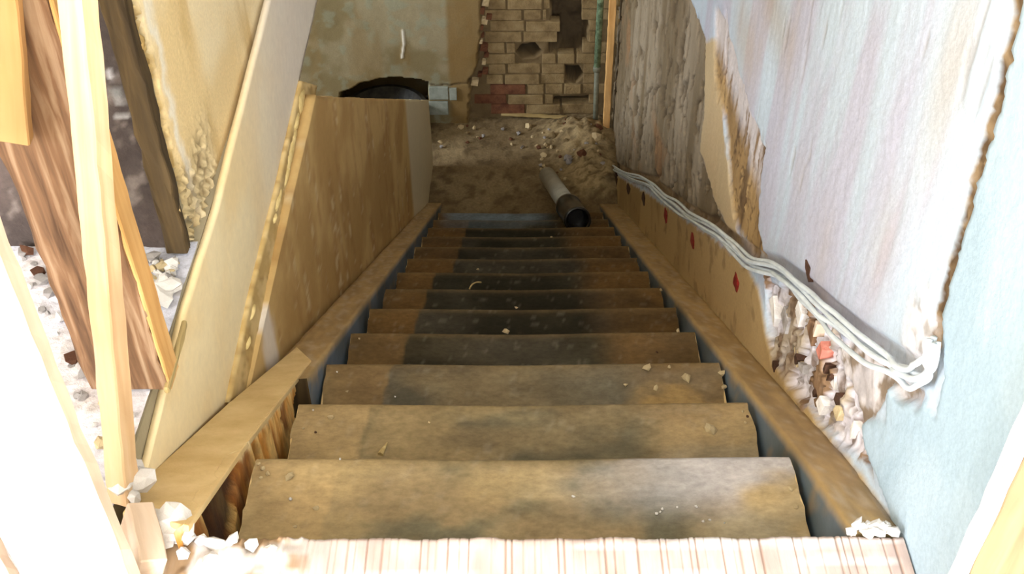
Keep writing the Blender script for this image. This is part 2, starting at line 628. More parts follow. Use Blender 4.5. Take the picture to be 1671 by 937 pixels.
# ------------------------------------------------------------------ right wall: relief and colour of broken old plaster
ys = np.concatenate([np.arange(-0.145, 1.7, 0.0062), np.arange(1.7, 4.78, 0.011)])
sv = np.concatenate([np.arange(-0.32, 0.75, 0.0062), np.arange(0.75, 1.35, 0.010), np.arange(1.35, 1.7, 0.06)])
Yg, Sg = np.meshgrid(ys, sv, indexing='ij')
Zg = np.where(Yg < 0, 0, zn(Yg)) + Sg
W_POLY = lambda pts: [(lambda p: (p.y, p.z))(onw(a, b)) for a, b in pts]
# ragged coordinates for torn edges
jy = (fbm(Yg * 28, Zg * 28, 1) - .5) * 0.045; jz = (fbm(Yg * 28, Zg * 28, 2) - .5) * 0.045
Yj, Zj = Yg + jy, Zg + jz
H = np.zeros_like(Yg)
st1 = fbm(Yg * 7, Zg * 1.3, 3)           # vertical streaks
st2 = fbm(Yg * 40, Zg * 7, 4)
bl = fbm(Yg * 3.2, Zg * 3.2, 5); fine = fbm(Yg * 90, Zg * 90, 6, 3)
cblue, clav, ctan = rgb(186, 200, 215), rgb(182, 183, 201), rgb(172, 150, 124)
C = mix(cblue, clav, ss(0.42, 0.62, st1))
C = mix(C, ctan, ss(0.60, 0.80, bl * 0.55 + st1 * 0.5) * 0.35)
H += 0.006 * (bl - .5) + 0.0012 * (st2 - .5)
# tan stains with a place of their own
for (a, b, ra, rb, k) in ((1560, 90, 0.05, 0.16, .6), (1265, 20, 0.16, 0.07, .55), (1215, 60, 0.16, 0.10, .55), (1440, 400, .05, .1, .25)):
    p = onw(a, b)
    C = mix(C, ctan, k * np.exp(-((Yg - p.y) / ra) ** 2 - ((Zg - p.z) / rb) ** 2) * (0.4 + 1.2 * st1))
# pitted line marks
pit = ss(0.70, 0.80, st2) * ss(0.45, 0.6, bl)
H -= 0.002 * pit; C = mix(C, rgb(150, 138, 130), pit * 0.35)

# far rough render, hacked with a chisel: grey-brown, gouged
B = W_POLY([(960, -120), (1110, -120), (1128, 0), (1150, 60), (1148, 170), (1142, 250), (1165, 330), (1195, 395), (1100, 332), (1040, 300), (985, 270), (975, 100)])
mB = ss(-0.01, 0.012, poly_sd(Yj, Zj, B))
g1 = fbm(Yg * 24 + 1.5 * vn(Yg * 4, Zg * 4, 8), Zg * 16 + Yg * 6, 9, 3)
gou = ss(0.50, 0.66, g1)
cB = mix(rgb(150, 136, 116), rgb(116, 100, 76), ss(0.3, 0.7, st1))
cB = mix(cB, rgb(84, 68, 48), gou * 0.75)
cB = mix(cB, rgb(150, 112, 76), ss(0.62, 0.8, bl) * 0.6)
C = mix(C, cB, mB); H = H - mB * (0.004 + 0.016 * gou + 0.006 * fine)

# smooth tan band and the lower skirt of tan plaster under the cables
T = W_POLY([(1150, 60), (1165, 70), (1172, 150), (1185, 260), (1205, 400), (1195, 395), (1165, 330), (1142, 250), (1148, 170)])
mT = ss(-0.012, 0.012, poly_sd(Yj, Zj, T))
C = mix(C, rgb(190, 164, 118), mT * .9)
K = W_POLY([(985, 275), (1040, 305), (1100, 345), (1160, 385), (1222, 436), (1240, 470), (1252, 540), (1270, 600), (1330, 680), (1420, 790), (1470, 870), (1300, 900), (1000, 420), (960, 300)])
mK = ss(-0.006, 0.006, poly_sd(Yj * .5 + Yg * .5, Zj * .5 + Zg * .5, K))
cK = mix(rgb(182, 154, 108), rgb(164, 136, 92), ss(.4, .6, bl)); cK = mix(cK, rgb(134, 108, 74), ss(.62, .74, fbm(Yg * 20, Zg * 20, 14)) * .6)
C = mix(C, cK, mK); H = H * (1 - mK * .8) + mK * 0.006

# torn strip where the plaster has come away down to the brown backing
Cz = W_POLY([(1166, 12), (1184, 18), (1190, 60), (1204, 110), (1218, 150), (1232, 205), (1250, 240), (1240, 300), (1236, 360), (1244, 425), (1222, 425), (1196, 360), (1186, 270), (1180, 200), (1166, 150), (1164, 80)])
sd = poly_sd(Yj, Zj, Cz); mC = ss(-0.006, 0.016, sd)
f1, f2, idv = worley(Yg * 14 + jy * 30, Zg * 6 + jz * 22 + Yg * 5, 21)
idv = .6 * idv + .4 * fbm(Yg * 34, Zg * 12, 23)
cr = ss(0.0, 0.12, f2 - f1)
cC = mix(rgb(122, 92, 54), rgb(190, 158, 108), idv); cC = mix(cC, rgb(84, 60, 36), ss(.56, .68, fbm(Yg * 18, Zg * 9, 24)) * .8); cC = mix(rgb(74, 52, 32), cC, cr * .8 + .2)
upz = ss(-0.32, -0.24, Zg + 0.05 * (Yg - 1.5))
cC = mix(cC, mix(rgb(206, 200, 204), rgb(120, 96, 74), ss(.55, .75, st2)), upz * .85)
C = mix(C, cC, mC); H = H - mC * (0.013 - 0.009 * idv * (.5 + .5 * cr) + 0.006 * (fine - .5))

ln = line_d(Yj, Zj, W_POLY([(1183, 35), (1180, 70), (1176, 130)]))
mk = 1 - ss(0.006, 0.02, ln); C = mix(C, rgb(84, 50, 36), mk * .9); H -= mk * .015

# hacked-out patch below the cables: loose chunks of plaster, brick and wood chips
D = W_POLY([(1246, 452), (1300, 470), (1350, 520), (1372, 600), (1396, 680), (1418, 770), (1385, 735), (1340, 690), (1290, 640), (1262, 590), (1250, 520)])
sdD = poly_sd(Yj, Zj, D); mD = ss(-0.003, 0.008, sdD)
f1, f2, idv = worley(Yg * 26 + Zg * 6 + jy * 40, Zg * 9 + jz * 30, 41)
f1b, f2b, idb = worley(Yg * 48 + jy * 30, Zg * 18 + jz * 40, 44)
cr = (.3 + .7 * ss(0.0, 0.10, f2 - f1)) * (.5 + .5 * ss(0.0, 0.08, f2b - f1b))
cD = mix(rgb(222, 216, 224), rgb(176, 160, 140), ss(.45, .75, idv)); cD = mix(cD, rgb(140, 110, 82), ss(.82, .9, idv))
cD = mix(cD, rgb(112, 84, 60), ss(.56, .66, fbm(Yg * 22, Zg * 10, 46)) * .8)
cD = mix(rgb(96, 72, 52), cD, cr)
C = mix(C, cD, mD); H = H - mD * (0.024 - 0.022 * idv * cr - 0.006 * idb * cr)

# scoured grey plaster between that patch and the near paint
S = W_POLY([(1346, 520), (1400, 560), (1452, 592), (1505, 630), (1500, 668), (1452, 650), (1420, 690), (1424, 780), (1400, 720), (1376, 620)])
mS = ss(-0.004, 0.01, poly_sd(Yj, Zj, S)) * (1 - 0.7 * mD)
cS = mix(rgb(176, 168, 168), rgb(214, 206, 206), ss(.35, .65, fbm(Yg * 26, Zg * 26, 51)))
cS = mix(cS, rgb(140, 122, 104), ss(.58, .7, fbm(Yg * 40 + Zg * 20, Zg * 12, 52)))
C = mix(C, cS, mS); H = H - mS * (0.008 * fbm(Yg * 40, Zg * 40, 53) + .004)

# near smooth pale blue coat, thicker than the rest, with a torn lower edge
E = W_POLY([(1690, -60), (1662, 20), (1640, 130), (1600, 280), (1565, 420), (1542, 500), (1545, 610), (1530, 680), (1512, 655), (1500, 672), (1452, 632), (1448, 690), (1425, 685), (1408, 690), (1414, 735), (1440, 790), (1460, 850), (1478, 910), (1500, 960), (2400, 960), (2400, -200)])
Yk = Yg * .65 + Yj * .35; Zk = Zg * .65 + Zj * .35
sdE = poly_sd(Yk, Zk, E); mE = ss(-0.003, 0.004, sdE)
cE = mix(rgb(156, 176, 190), rgb(166, 184, 197), ss(.4, .6, fbm(Yg * 5, Zg * 5, 61)))
C = mix(C, cE, mE); H = H * (1 - mE) + mE * (0.005 + 0.002 * (fbm(Yg * 9, Zg * 9, 62) - .5))
# groove beside it: rough brown chase
GR = W_POLY([(1668, -20), (1654, 60), (1628, 170), (1590, 300), (1556, 430), (1532, 520), (1522, 580)])
dg = line_d(Yg * .7 + Yj * .3, Zg * .7 + Zj * .3, GR)
mG = 1 - ss(0.015, 0.019, dg + .008 * (fine - .5))
cG = mix(rgb(88, 68, 46), rgb(140, 118, 90), ss(.35, .65, fbm(Yg * 60, Zg * 60, 71)))
C = mix(C, cG, mG); H = H * (1 - mG) + mG * (-0.005 + .012 * (fine - .5))
# rough white plaster foot left of the groove
Fp = W_POLY([(1480, 480), (1520, 470), (1530, 560), (1510, 610), (1470, 590), (1470, 540)])
mF = ss(-0.01, 0.02, poly_sd(Yj, Zj, Fp)); C = mix(C, mix(rgb(226, 222, 228), rgb(170, 158, 150), ss(.5, .7, fbm(Yg * 60, Zg * 60, 75))), mF * .8)
H += mF * 0.008 * (fbm(Yg * 50, Zg * 50, 76) - .3)

# shallow chase that the cables lie in
CABLE_PX = [(1004, 274), (1030, 288), (1060, 297), (1085, 318), (1110, 340), (1140, 360), (1170, 378), (1200, 400), (1230, 428), (1270, 440), (1310, 470), (1350, 508), (1400, 552), (1450, 588), (1488, 612), (1512, 616), (1527, 592), (1534, 556)]
cw = W_POLY(CABLE_PX[:-2])
dc = line_d(Yg, Zg - 0.012, cw); mc = (1 - ss(0.010, 0.022, dc)) * (1 - mE)
H -= mc * 0.010; C = mix(C, mix(rgb(120, 92, 60), rgb(168, 140, 104), fine), mc * (0.75 - 0.45 * ss(-0.2, 0.3, -Yg + 1.0)))
H += 0.0016 * (fine - .5)
# keep the skirt behind the stringer
P = np.stack([wallx(Yg) - H, Yg, Zg], -1)
wr = grid_obj('wall_right', P, C, M['plaster_v'], flip=False)
struct(wr, 'right stairwell wall of torn and stained old plaster with pale blue paint near the top')
wrb = boxes('wall_core', [(WALLX + 0.06, WALLX + 0.2, -3.3, 4.9, ZL - 0.1, 2.45)], M['white_wall'], wr)
wru = prism('wall_upper_part', [(wallx(-.145) + .004, -.145, 1.6), (wallx(0) + .004, 0, 1.6), (wallx(4.6) + .004, 4.6, 1.6 - 4.6 * R / G), (wallx(4.6) + .004, 4.6, 2.4), (wallx(-.145) + .004, -.145, 2.4)], (.05, 0, 0), M['white_wall'], wr)

# slots with red and dark chips in the tan plaster below the cables
rc = random.Random(21)
for i, (a, b, h, wd, mt) in enumerate(((1201, 462, 36, 9, 'red_chip'), (1130, 393, 32, 7, 'red_chip'), (1086, 352, 28, 6, 'red_chip'), (1050, 324, 24, 6, 'dark_chip'), (1025, 308, 20, 7, 'dark_chip'), (1005, 292, 22, 5, 'dark_chip'), (1262, 598, 22, 5, 'dark_chip'))):
    n_ = 12; ring = []
    for q in range(n_):
        t = 2 * math.pi * q / n_
        v = math.cos(t); u = math.sin(t) * (1 - .45 * abs(v)) * rc.uniform(.65, 1.15)
        ring.append(onw(a + u * wd / 2 + v * -1.0, b - v * h / 2 * rc.uniform(.85, 1.1), .007))
    c = onw(a + 1, b - 3, .011)
    V = [tuple(p) for p in ring] + [tuple(c)] + [(p.x + .02, p.y, p.z) for p in ring]
    F = [(q, (q + 1) % n_, n_) for q in range(n_)] + [(q, q + n_ + 1, (q + 1) % n_ + n_ + 1, (q + 1) % n_) for q in range(n_)]
    o = fix_normals(mesh_obj('brick_chip', V, F, M[mt], wr))
    o['label'] = 'dark red chip set in the plaster' if mt == 'red_chip' else 'dark brown chip set in the plaster'
# bits inside the hacked patch
def wall_block(name, a, b, wpx, hpx, ang, depth, mat, lab=None):
    c = onw(a, b); e = onw(a + wpx / 2, b); f = onw(a, b + hpx / 2)
    hw = abs(e.y - c.y); hh = abs(f.z - c.z) * 0.9
    ca, sa = math.cos(ang), math.sin(ang)
    pts = []
    for (u, v) in ((-hw, -hh), (hw, -hh), (hw * .8, hh * .8), (-hw * .9, hh)):
        pts.append((wallx(c.y) - depth + random.uniform(0, .006), c.y + u * ca - v * sa, c.z + u * sa + v * ca))
    o = prism(name, pts, (depth + .03, 0, 0), mat, wr, bevel=0.0015)
    if lab: o['label'] = lab
    return o


wall_block('brick', 1339, 572, 10, 44, 0.12, 0.004, M['pink_brick'], 'salmon red brick end')
wall_block('wood_plug', 1322, 540, 14, 50, 0.2, 0.002, M['wood_brown'], 'brown wooden plug')
wall_block('wood_plug', 1333, 535, 5, 50, 0.16, 0.005, M['wood_pale'], 'pale split of wood')
wall_block('wood_plug', 1318, 440, 12, 40, -0.1, 0.004, M['dark_chip'], 'dark wooden plug')
for (a, b, ww, hh, an) in ((1258, 505, 16, 36, .3), (1280, 520, 14, 44, .1), (1300, 510, 12, 50, .2), (1275, 560, 18, 30, -.3), (1296, 580, 12, 40, .5),
                           (1318, 620, 16, 60, .3), (1340, 660, 10, 44, .2), (1352, 620, 9, 40, -.2), (1362, 670, 10, 40, .1), (1385, 700, 10, 44, .2), (1305, 600, 10, 24, -.5), (1372, 560, 12, 60, .25), (1330, 640, 8, 30, -.6)):
    wall_block('plaster_shard', a, b, ww, hh, an, random.uniform(-0.010, 0.006), M[random.choice(['white_lump', 'white_lump', 'grey_lump', 'tan_lump'])])
for (a, b, ww, hh, an) in ((1298, 585, 5, 40, .5), (1352, 615, 4, 36, .6), (1330, 640, 4, 30, .3), (1366, 650, 5, 40, .2), (1345, 600, 5, 26, -.2)):
    wall_block('wood_splinter', a, b, ww, hh, an, 0.004, M['dark_chip'])

# ------------------------------------------------------------------ far wall: plaster, brick patch, niche, arched recess
YF = 4.62
xs = np.arange(-1.6, 0.62, 0.0075); zs = np.arange(ZL - 0.05, -1.25, 0.0075)
Xf, Zf = np.meshgrid(xs, zs, indexing='ij')
FP = lambda pts: [(lambda p: (p.x, p.z))(ony(a, b, YF)) for a, b in pts]
j1 = (fbm(Xf * 30, Zf * 30, 81) - .5) * 0.05; j2 = (fbm(Xf * 30, Zf * 30, 82) - .5) * 0.05
Xj, Zj2 = Xf + j1, Zf + j2
b1 = fbm(Xf * 5, Zf * 5, 83); b2 = fbm(Xf * 18, Zf * 18, 84); v1 = fbm(Xf * 10, Zf * 2, 85)
C = mix(rgb(124, 110, 78), rgb(144, 132, 104), ss(.4, .6, b1))
C = mix(C, rgb(138, 142, 122), ss(.55, .7, b2) * .5)
C = mix(C, rgb(132, 104, 58), ss(.5, .7, v1) * .35)
px735 = ony(728, 60, YF).x
C = mix(C, rgb(124, 96, 50), ss(px735 - .01, px735 + .02, Xf) * 0.75)      # ochre painted strip beside the brick
H = 0.006 * (b1 - .5) + .003 * (b2 - .5)
BR = FP([(782, -160), (784, 0), (786, 60), (778, 110), (766, 135), (766, 230), (1010, 230), (1010, -160)])
sdB = poly_sd(Xj, Zj2, BR); mB = ss(-0.004, 0.008, sdB)
C = mix(C, mix(rgb(128, 108, 76), rgb(96, 78, 52), b2), mB); H = H * (1 - mB) + mB * (-0.064 + 0.018 * b2)
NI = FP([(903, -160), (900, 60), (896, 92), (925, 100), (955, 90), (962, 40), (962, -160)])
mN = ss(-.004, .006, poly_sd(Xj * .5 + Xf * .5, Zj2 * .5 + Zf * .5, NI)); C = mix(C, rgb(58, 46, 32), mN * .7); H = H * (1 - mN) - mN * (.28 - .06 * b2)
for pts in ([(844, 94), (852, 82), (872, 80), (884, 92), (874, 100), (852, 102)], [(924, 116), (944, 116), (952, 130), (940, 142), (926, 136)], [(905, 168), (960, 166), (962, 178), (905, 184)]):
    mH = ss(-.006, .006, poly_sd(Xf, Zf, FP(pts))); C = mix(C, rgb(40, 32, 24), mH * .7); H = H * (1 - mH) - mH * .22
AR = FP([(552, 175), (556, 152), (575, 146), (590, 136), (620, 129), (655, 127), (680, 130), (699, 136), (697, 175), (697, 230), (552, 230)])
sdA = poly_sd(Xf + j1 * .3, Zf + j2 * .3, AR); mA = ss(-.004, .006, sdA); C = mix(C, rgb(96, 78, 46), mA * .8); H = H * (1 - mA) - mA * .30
sc_ = line_d(Xf, Zf, FP([(657, 50), (659, 72), (656, 94)])); mk = 1 - ss(.003, .009, sc_); C = mix(C, rgb(214, 208, 196), mk); H += mk * .005
dl = line_d(Xj * .4 + Xf * .6, Zj2 * .4 + Zf * .6, FP([(700, 139), (740, 139), (768, 135)])); mk = 1 - ss(.003, .008, dl); C = mix(C, rgb(80, 62, 40), mk * .8); H -= mk * .006
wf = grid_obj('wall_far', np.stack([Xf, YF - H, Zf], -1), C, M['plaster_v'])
struct(wf, 'far wall at the foot of the stairs, stained plaster broken away to old brick')
boxes('wall_upper_part', [(-3.1, WALLX + 0.05, YF + 0.0, YF + 0.12, -1.27, 2.45), (-3.1, -1.59, YF + 0.0, YF + .12, ZL - .05, -1.2)], M['dull_wall'], wf)
boxes('wall_core', [(-3.1, 0.8, YF + 0.36, YF + 0.42, ZL - .05, -1.2)], M['dull_wall'], wf)
# bricks of the bared patch
bx0 = ony(800, 60, YF + .05).x; bx1 = ony(968, 60, YF + .05).x
ch = 0.0665
brick_mesh = {}
NIp = [ony(903, -160, YF), ony(896, 95, YF), ony(962, 95, YF), ony(962, -160, YF)]
nix0, nix1 = NIp[0].x, ony(960, 60, YF).x
niz = ony(925, 98, YF).z
holes = [(ony(863, 91, YF), 0.072, 0.034), (ony(937, 128, YF), 0.05, 0.04), (ony(932, 174, YF), 0.1, 0.022)]
rb = random.Random(3)
row = 0; z = ZL + 0.03
while z < -1.30:
    x = bx0 - rb.uniform(0.0, .03) - (0.09 if row % 2 else 0.0)
    x = max(x, ony(772, 150, YF).x if z < -2.25 else bx0 - 0.03)
    while x < bx1:
        L = rb.choice([0.205, 0.2, 0.1, 0.19])
        x1 = min(x + L, WALLX - 0.02)
        cx, cz = (x + x1) / 2, z + ch / 2
        skip = (cx > nix0 - 0.02 and cx < nix1 + .01 and cz > niz)
        segs = [(x, x1)]
        if skip:
            segs = []
            if x < nix0 - 0.03: segs.append((x, nix0 - rb.uniform(.0, .02)))
            if x1 > nix1 + 0.04: segs.append((nix1 + .005, x1))
        for hc, rx, rz in holes:
            ns = []
            for (a, b) in segs:
                if abs(cz - hc.z) < rz + ch * .35 and b > hc.x - rx and a < hc.x + rx:
                    if hc.x - rx - a > .03: ns.append((a, hc.x - rx))
                    if b - hc.x - rx > .03: ns.append((hc.x + rx, b))
                else:
                    ns.append((a, b))
            segs = ns
        for (a, b) in segs:
            if b - a < 0.02: continue
            dy = rb.uniform(-0.007, 0.007)
            g = 0.0035
            pts = [(a + g, z + g * rb.uniform(.3, 1.2)), (b - g * .5, z + g * rb.uniform(.3, 1.2)), (b - g * rb.uniform(.5, 1.5), z + ch - g * rb.uniform(.4, 1.4)), (a + g * rb.uniform(.6, 1.6), z + ch - g * rb.uniform(.4, 1.4))]
            q = [(u, YF + 0.045 + dy, v) for u, v in pts]
            red = (z < -2.22 and a < bx0 + 0.06) or rb.random() < 0.02
            prism('brick', q, (0, 0.07, 0), M['brick_red'] if red else M['brick'], wf, bevel=0.004)
        x = x1 + 0.005
    z += ch; row += 1
# ragged red-brown broken edge of the plaster beside the brick
for k in range(13):
    a = random.uniform(784, 800); b = 4 + k * 11 + random.uniform(-3, 3)
    if b > 105: a -= (b - 105) * .5
    p = ony(a, b, YF + .03); s = random.uniform(.012, .026)
    prism('brick_shard', [(p.x - s, YF + .02, p.z - s * .6), (p.x + s * .7, YF + .025, p.z - s), (p.x + s, YF + .03, p.z + s * .8), (p.x - s * .6, YF + .015, p.z + s)], (0, .06, 0), M['brick_red'] if k % 3 else M['tan_lump'], wf, bevel=.003)
for (a, b, c, d) in ((701, 141, 731, 161), (701, 165, 731, 186), (734, 143, 745, 162)):
    p = ony(a, d, YF); q = ony(c, b, YF)
    prism('tile', [(p.x, YF - .012, p.z), (q.x, YF - .012, p.z), (q.x, YF - .012, q.z), (p.x, YF - .012, q.z)], (0, .03, 0), M['tile'], wf, bevel=.003)

# ------------------------------------------------------------------ left: partition plaster and dark wall of the upper room
PX = -0.572
ys = np.concatenate([np.arange(0.590, 1.75, 0.006), np.arange(1.75, 4.7, 0.04)]); zs = np.concatenate([np.arange(-0.02, 0.75, 0.007), np.arange(0.75, 2.42, 0.06)])
Yp, Zp = np.meshgrid(ys, zs, indexing='ij')
b1 = fbm(Yp * 5, Zp * 5, 91); b2 = fbm(Yp * 40, Zp * 40, 92); s1 = fbm(Yp * 14, Zp * 3, 93)
C = mix(rgb(234, 206, 152), rgb(240, 220, 178), ss(.35, .65, b1)); C = mix(C, rgb(196, 160, 96), ss(.55, .75, s1) * .5)
edge = Yp - 0.59 + (b2 - .5) * .03 + (fbm(Yp * 12, Zp * 12, 94) - .5) * .05
rim = 1 - ss(0.035, 0.075, edge)
f1, f2, idv = worley(Yp * 75, Zp * 75, 95)
cr = ss(0, .3, f2 - f1)
C = mix(C, mix(rgb(110, 84, 44), mix(rgb(206, 176, 112), rgb(182, 150, 92), idv), cr), rim)
wht = ss(.075, .09, edge) * (1 - ss(.09, .12, edge)); C = mix(C, rgb(246, 238, 222), wht * .8)
low = (1 - ss(.05, .16, Zp + .1 * (fbm(Yp * 15, Zp * 15, 96) - .5))) * (1 - ss(.15, .3, edge))
C = mix(C, mix(rgb(120, 96, 62), rgb(214, 194, 150), idv), low * .8)
H = .004 * (b1 - .5) + rim * (-.018 + .022 * idv * cr) + low * (.014 * idv * cr - .006)
pl = grid_obj('wall_partition', np.stack([PX + H, Yp, Zp], -1), C, M['plaster_v'], flip=True)
struct(pl, 'cream plastered partition with a crumbling near edge left of the stairwell')
boxes('wall_core', [(-0.64, PX - .03, 0.70, 4.7, -0.02, 2.42)], M['dull_wall'], pl)

xs = np.arange(-1.5, -0.565, 0.008); zs = np.arange(-.02, 1.3, .008)
Xd, Zd = np.meshgrid(xs, zs, indexing='ij')
b1 = fbm(Xd * 8, Zd * 3, 101); b2 = fbm(Xd * 45, Zd * 30, 102)
C = mix(rgb(64, 54, 50), rgb(94, 80, 74), ss(.35, .65, b1)); C = mix(C, rgb(130, 118, 110), ss(.62, .75, b2) * .55)
H = .006 * (b2 - .5) + .008 * (b1 - .5)
for (a, b, ra, rb_, cc) in ((180, 124, .006, .010, (170, 166, 168)), (190, 152, .012, .008, (120, 118, 116)), (196, 168, .012, .007, (128, 124, 122)), (198, 192, .014, .006, (150, 146, 144)), (252, 235, .012, .05, (206, 120, 54)), (273, 298, .012, .05, (206, 124, 58)), (262, 195, .02, .02, (150, 128, 112))):
    p = ony(a, b, .6)
    mk = ss(.25, .6, np.exp(-((Xd - p.x) / ra) ** 2 - ((Zd - p.z) / rb_) ** 2) * (.5 + b2)); C = mix(C, rgb(*cc), mk * .9); H += mk * .004
dk = grid_obj('wall_dark', np.stack([Xd, .605 - H, Zd], -1), C, vcol_mat('charcoal_wall', .7, .6, 70, .3))
struct(dk, 'charcoal coloured wall behind the dark stud in the upper room')
boxes('wall_core', [(-3.1, -0.58, .625, .70, -.02, 2.42)], M['dull_wall'], dk)

# ------------------------------------------------------------------ staircase
stair = empty('staircase', (0, 0, 0), 'steep wooden staircase with worn dusty treads going down to the landing', 'staircase')


def xl(k):
    return -0.433 + 0.0055 * min(k - 1, 6) + 0.0016 * max(k - 7, 0)


def xr(k):
    return 0.4215 + 0.0010 * k


m_, nt_, b_ = new_mat('blue_grey_paint')
M['stringer'] = vcol_mat('worn_blue_grey_paint', .5, .25, 40, .25, (1, .4, .4), .4)

TH = 0.032
for k in range(1, NSTEP):
    y0 = (k - 1) * G - 0.035; y1 = k * G; z = tz(k)
    nx = 120
    prof = [(y0, z - TH, 0)]
    ny = 22
    for i in range(ny + 1):
        prof.append((y0 + (y1 - 0.012 - y0) * i / ny, z, 1))
    for a in (25, 50, 75, 90, 115, 150):
        t = math.radians(a)
        prof.append((y1 - 0.012 + 0.012 * math.sin(t) * 1.0, z - 0.014 + 0.014 * math.cos(t), 1))
    prof.append((y1 - 0.014, z - TH, 0))
    py = np.array([p[0] for p in prof]); pz = np.array([p[1] for p in prof]); top = np.array([p[2] for p in prof])
    xs = np.linspace(xl(k), xr(k), nx)
    X, PY = np.meshgrid(xs, py, indexing='ij'); PZ = np.repeat(pz[None, :], nx, 0); TP = np.repeat(top[None, :], nx, 0)
    u = PY - y0; sd_ = k * 13
    n1 = fbm(X * 4 + k * 7.3, u * 9, sd_); n2 = fbm(X * 26, u * 40 + k * 3, sd_ + 1); n3 = fbm(X * 3 + k, u * 4 + k * 5, sd_ + 2)
    # worn hollow towards the middle of the nosing
    wear = np.exp(-((X - 0.0) / 0.2) ** 2) * ss(G * .55, G * 1.05, u)
    PZ = PZ - TP * (0.006 * wear + 0.002 * (n2 - .5) + 0.002 * (n1 - .5))
    # ends chipped
    chip = np.clip(np.abs(X - (xl(k) + xr(k)) / 2) - (xr(k) - xl(k)) / 2 + .012, 0, .012) / .012
    ez = fbm(X * 0 + k, u * 35, sd_ + 4)
    X2 = X - np.sign(X) * chip * .010 * ez
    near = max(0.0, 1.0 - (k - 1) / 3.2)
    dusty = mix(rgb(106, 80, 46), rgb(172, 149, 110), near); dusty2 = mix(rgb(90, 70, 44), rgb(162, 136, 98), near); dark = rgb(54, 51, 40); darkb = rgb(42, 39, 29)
    nw = fbm(X * 9 + k, u * 14, sd_ + 11)
    lb = -0.285 - 0.02 * near + 0.05 * (k > 7) + 0.10 * (u - .17) + 0.012 * (n2 - .5)
    rbd = 0.215 + 0.08 * (n3 - .5) + 0.05 * near
    mid = ss(lb - .004, lb + .004, X) * (1 - ss(rbd - .06, rbd + .06, X))
    cc = mix(dark, darkb, ss(.35, .65, n1))
    cc = mix(cc, rgb(112, 104, 92), ss(.45, .7, n3) * (.2 + .5 * near))
    du = mix(dusty, dusty2, ss(.4, .6, n1))
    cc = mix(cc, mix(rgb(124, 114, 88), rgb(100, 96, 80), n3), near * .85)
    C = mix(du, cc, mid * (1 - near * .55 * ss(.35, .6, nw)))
    C = mix(C, mix(rgb(172, 148, 106), rgb(146, 138, 120), ss(-.1, .25, X)), near * ss(.42, .66, fbm(X * 6 + 3 * k, u * 12, sd_ + 7)) * .6)
    C = mix(C, rgb(128, 106, 72), ss(y1 - 0.03, y1 - .012, PY) * .35 * TP)
    C = mix(C, rgb(186, 176, 160), ss(.74, .80, fbm(X * 60, u * 90 + k * 3, sd_ + 9, 2)) * .10)
    if k >= 12:     # blue-white daylight sheen on the lowest steps, painted into the colour
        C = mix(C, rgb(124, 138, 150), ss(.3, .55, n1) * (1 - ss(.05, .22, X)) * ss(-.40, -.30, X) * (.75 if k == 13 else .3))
    if k in (1,):  # pale daylight on the right of the top tread, painted in
        ms = ss(.0, .3, X) * ss(.16, .25, u) * ss(.4, .55, n1); C = mix(C, rgb(178, 174, 176), ms * .8)
    if k == 3:
        for (cx, cy, r_) in ((.30, .20, .09), (.36, .14, .06), (.25, .17, .05)):
            ms = ss(.4, .7, np.exp(-((X - cx) / r_) ** 2 - ((u - cy) / .06) ** 2) * (.5 + n2)); C = mix(C, rgb(160, 132, 86), ms * (.3 + .6 * ss(.4, .6, nw))); PZ = PZ + TP * ms * .006
    C = C * (0.72 + 0.56 * fbm(X * 18, u * 34 + k, sd_ + 15))[..., None]
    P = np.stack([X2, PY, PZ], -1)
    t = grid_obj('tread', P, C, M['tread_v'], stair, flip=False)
    t['label'] = 'worn wooden tread with dusty ends and a dark painted middle'
    # end caps
    mesh_obj('tread_end', [tuple(P[0, i]) for i in range(P.shape[1])], [tuple(range(P.shape[1]))], M['ledge'], t)
    mesh_obj('tread_end', [tuple(P[-1, i]) for i in range(P.shape[1])], [tuple(range(P.shape[1] - 1, -1, -1))], M['ledge'], t)
M['riser'] = noise_mat('dark_riser_paint', [(0.3, col4(70, 66, 58)), (0.7, col4(104, 96, 80))], 12.0, 5, .6, .3)
for k in range(0, NSTEP):
    y = k * G - 0.03
    box('riser', xl(max(k, 1)), xr(k), y - .018, y, tz(k + 1) - .02, tz(k) - .018, M['riser'], stair)

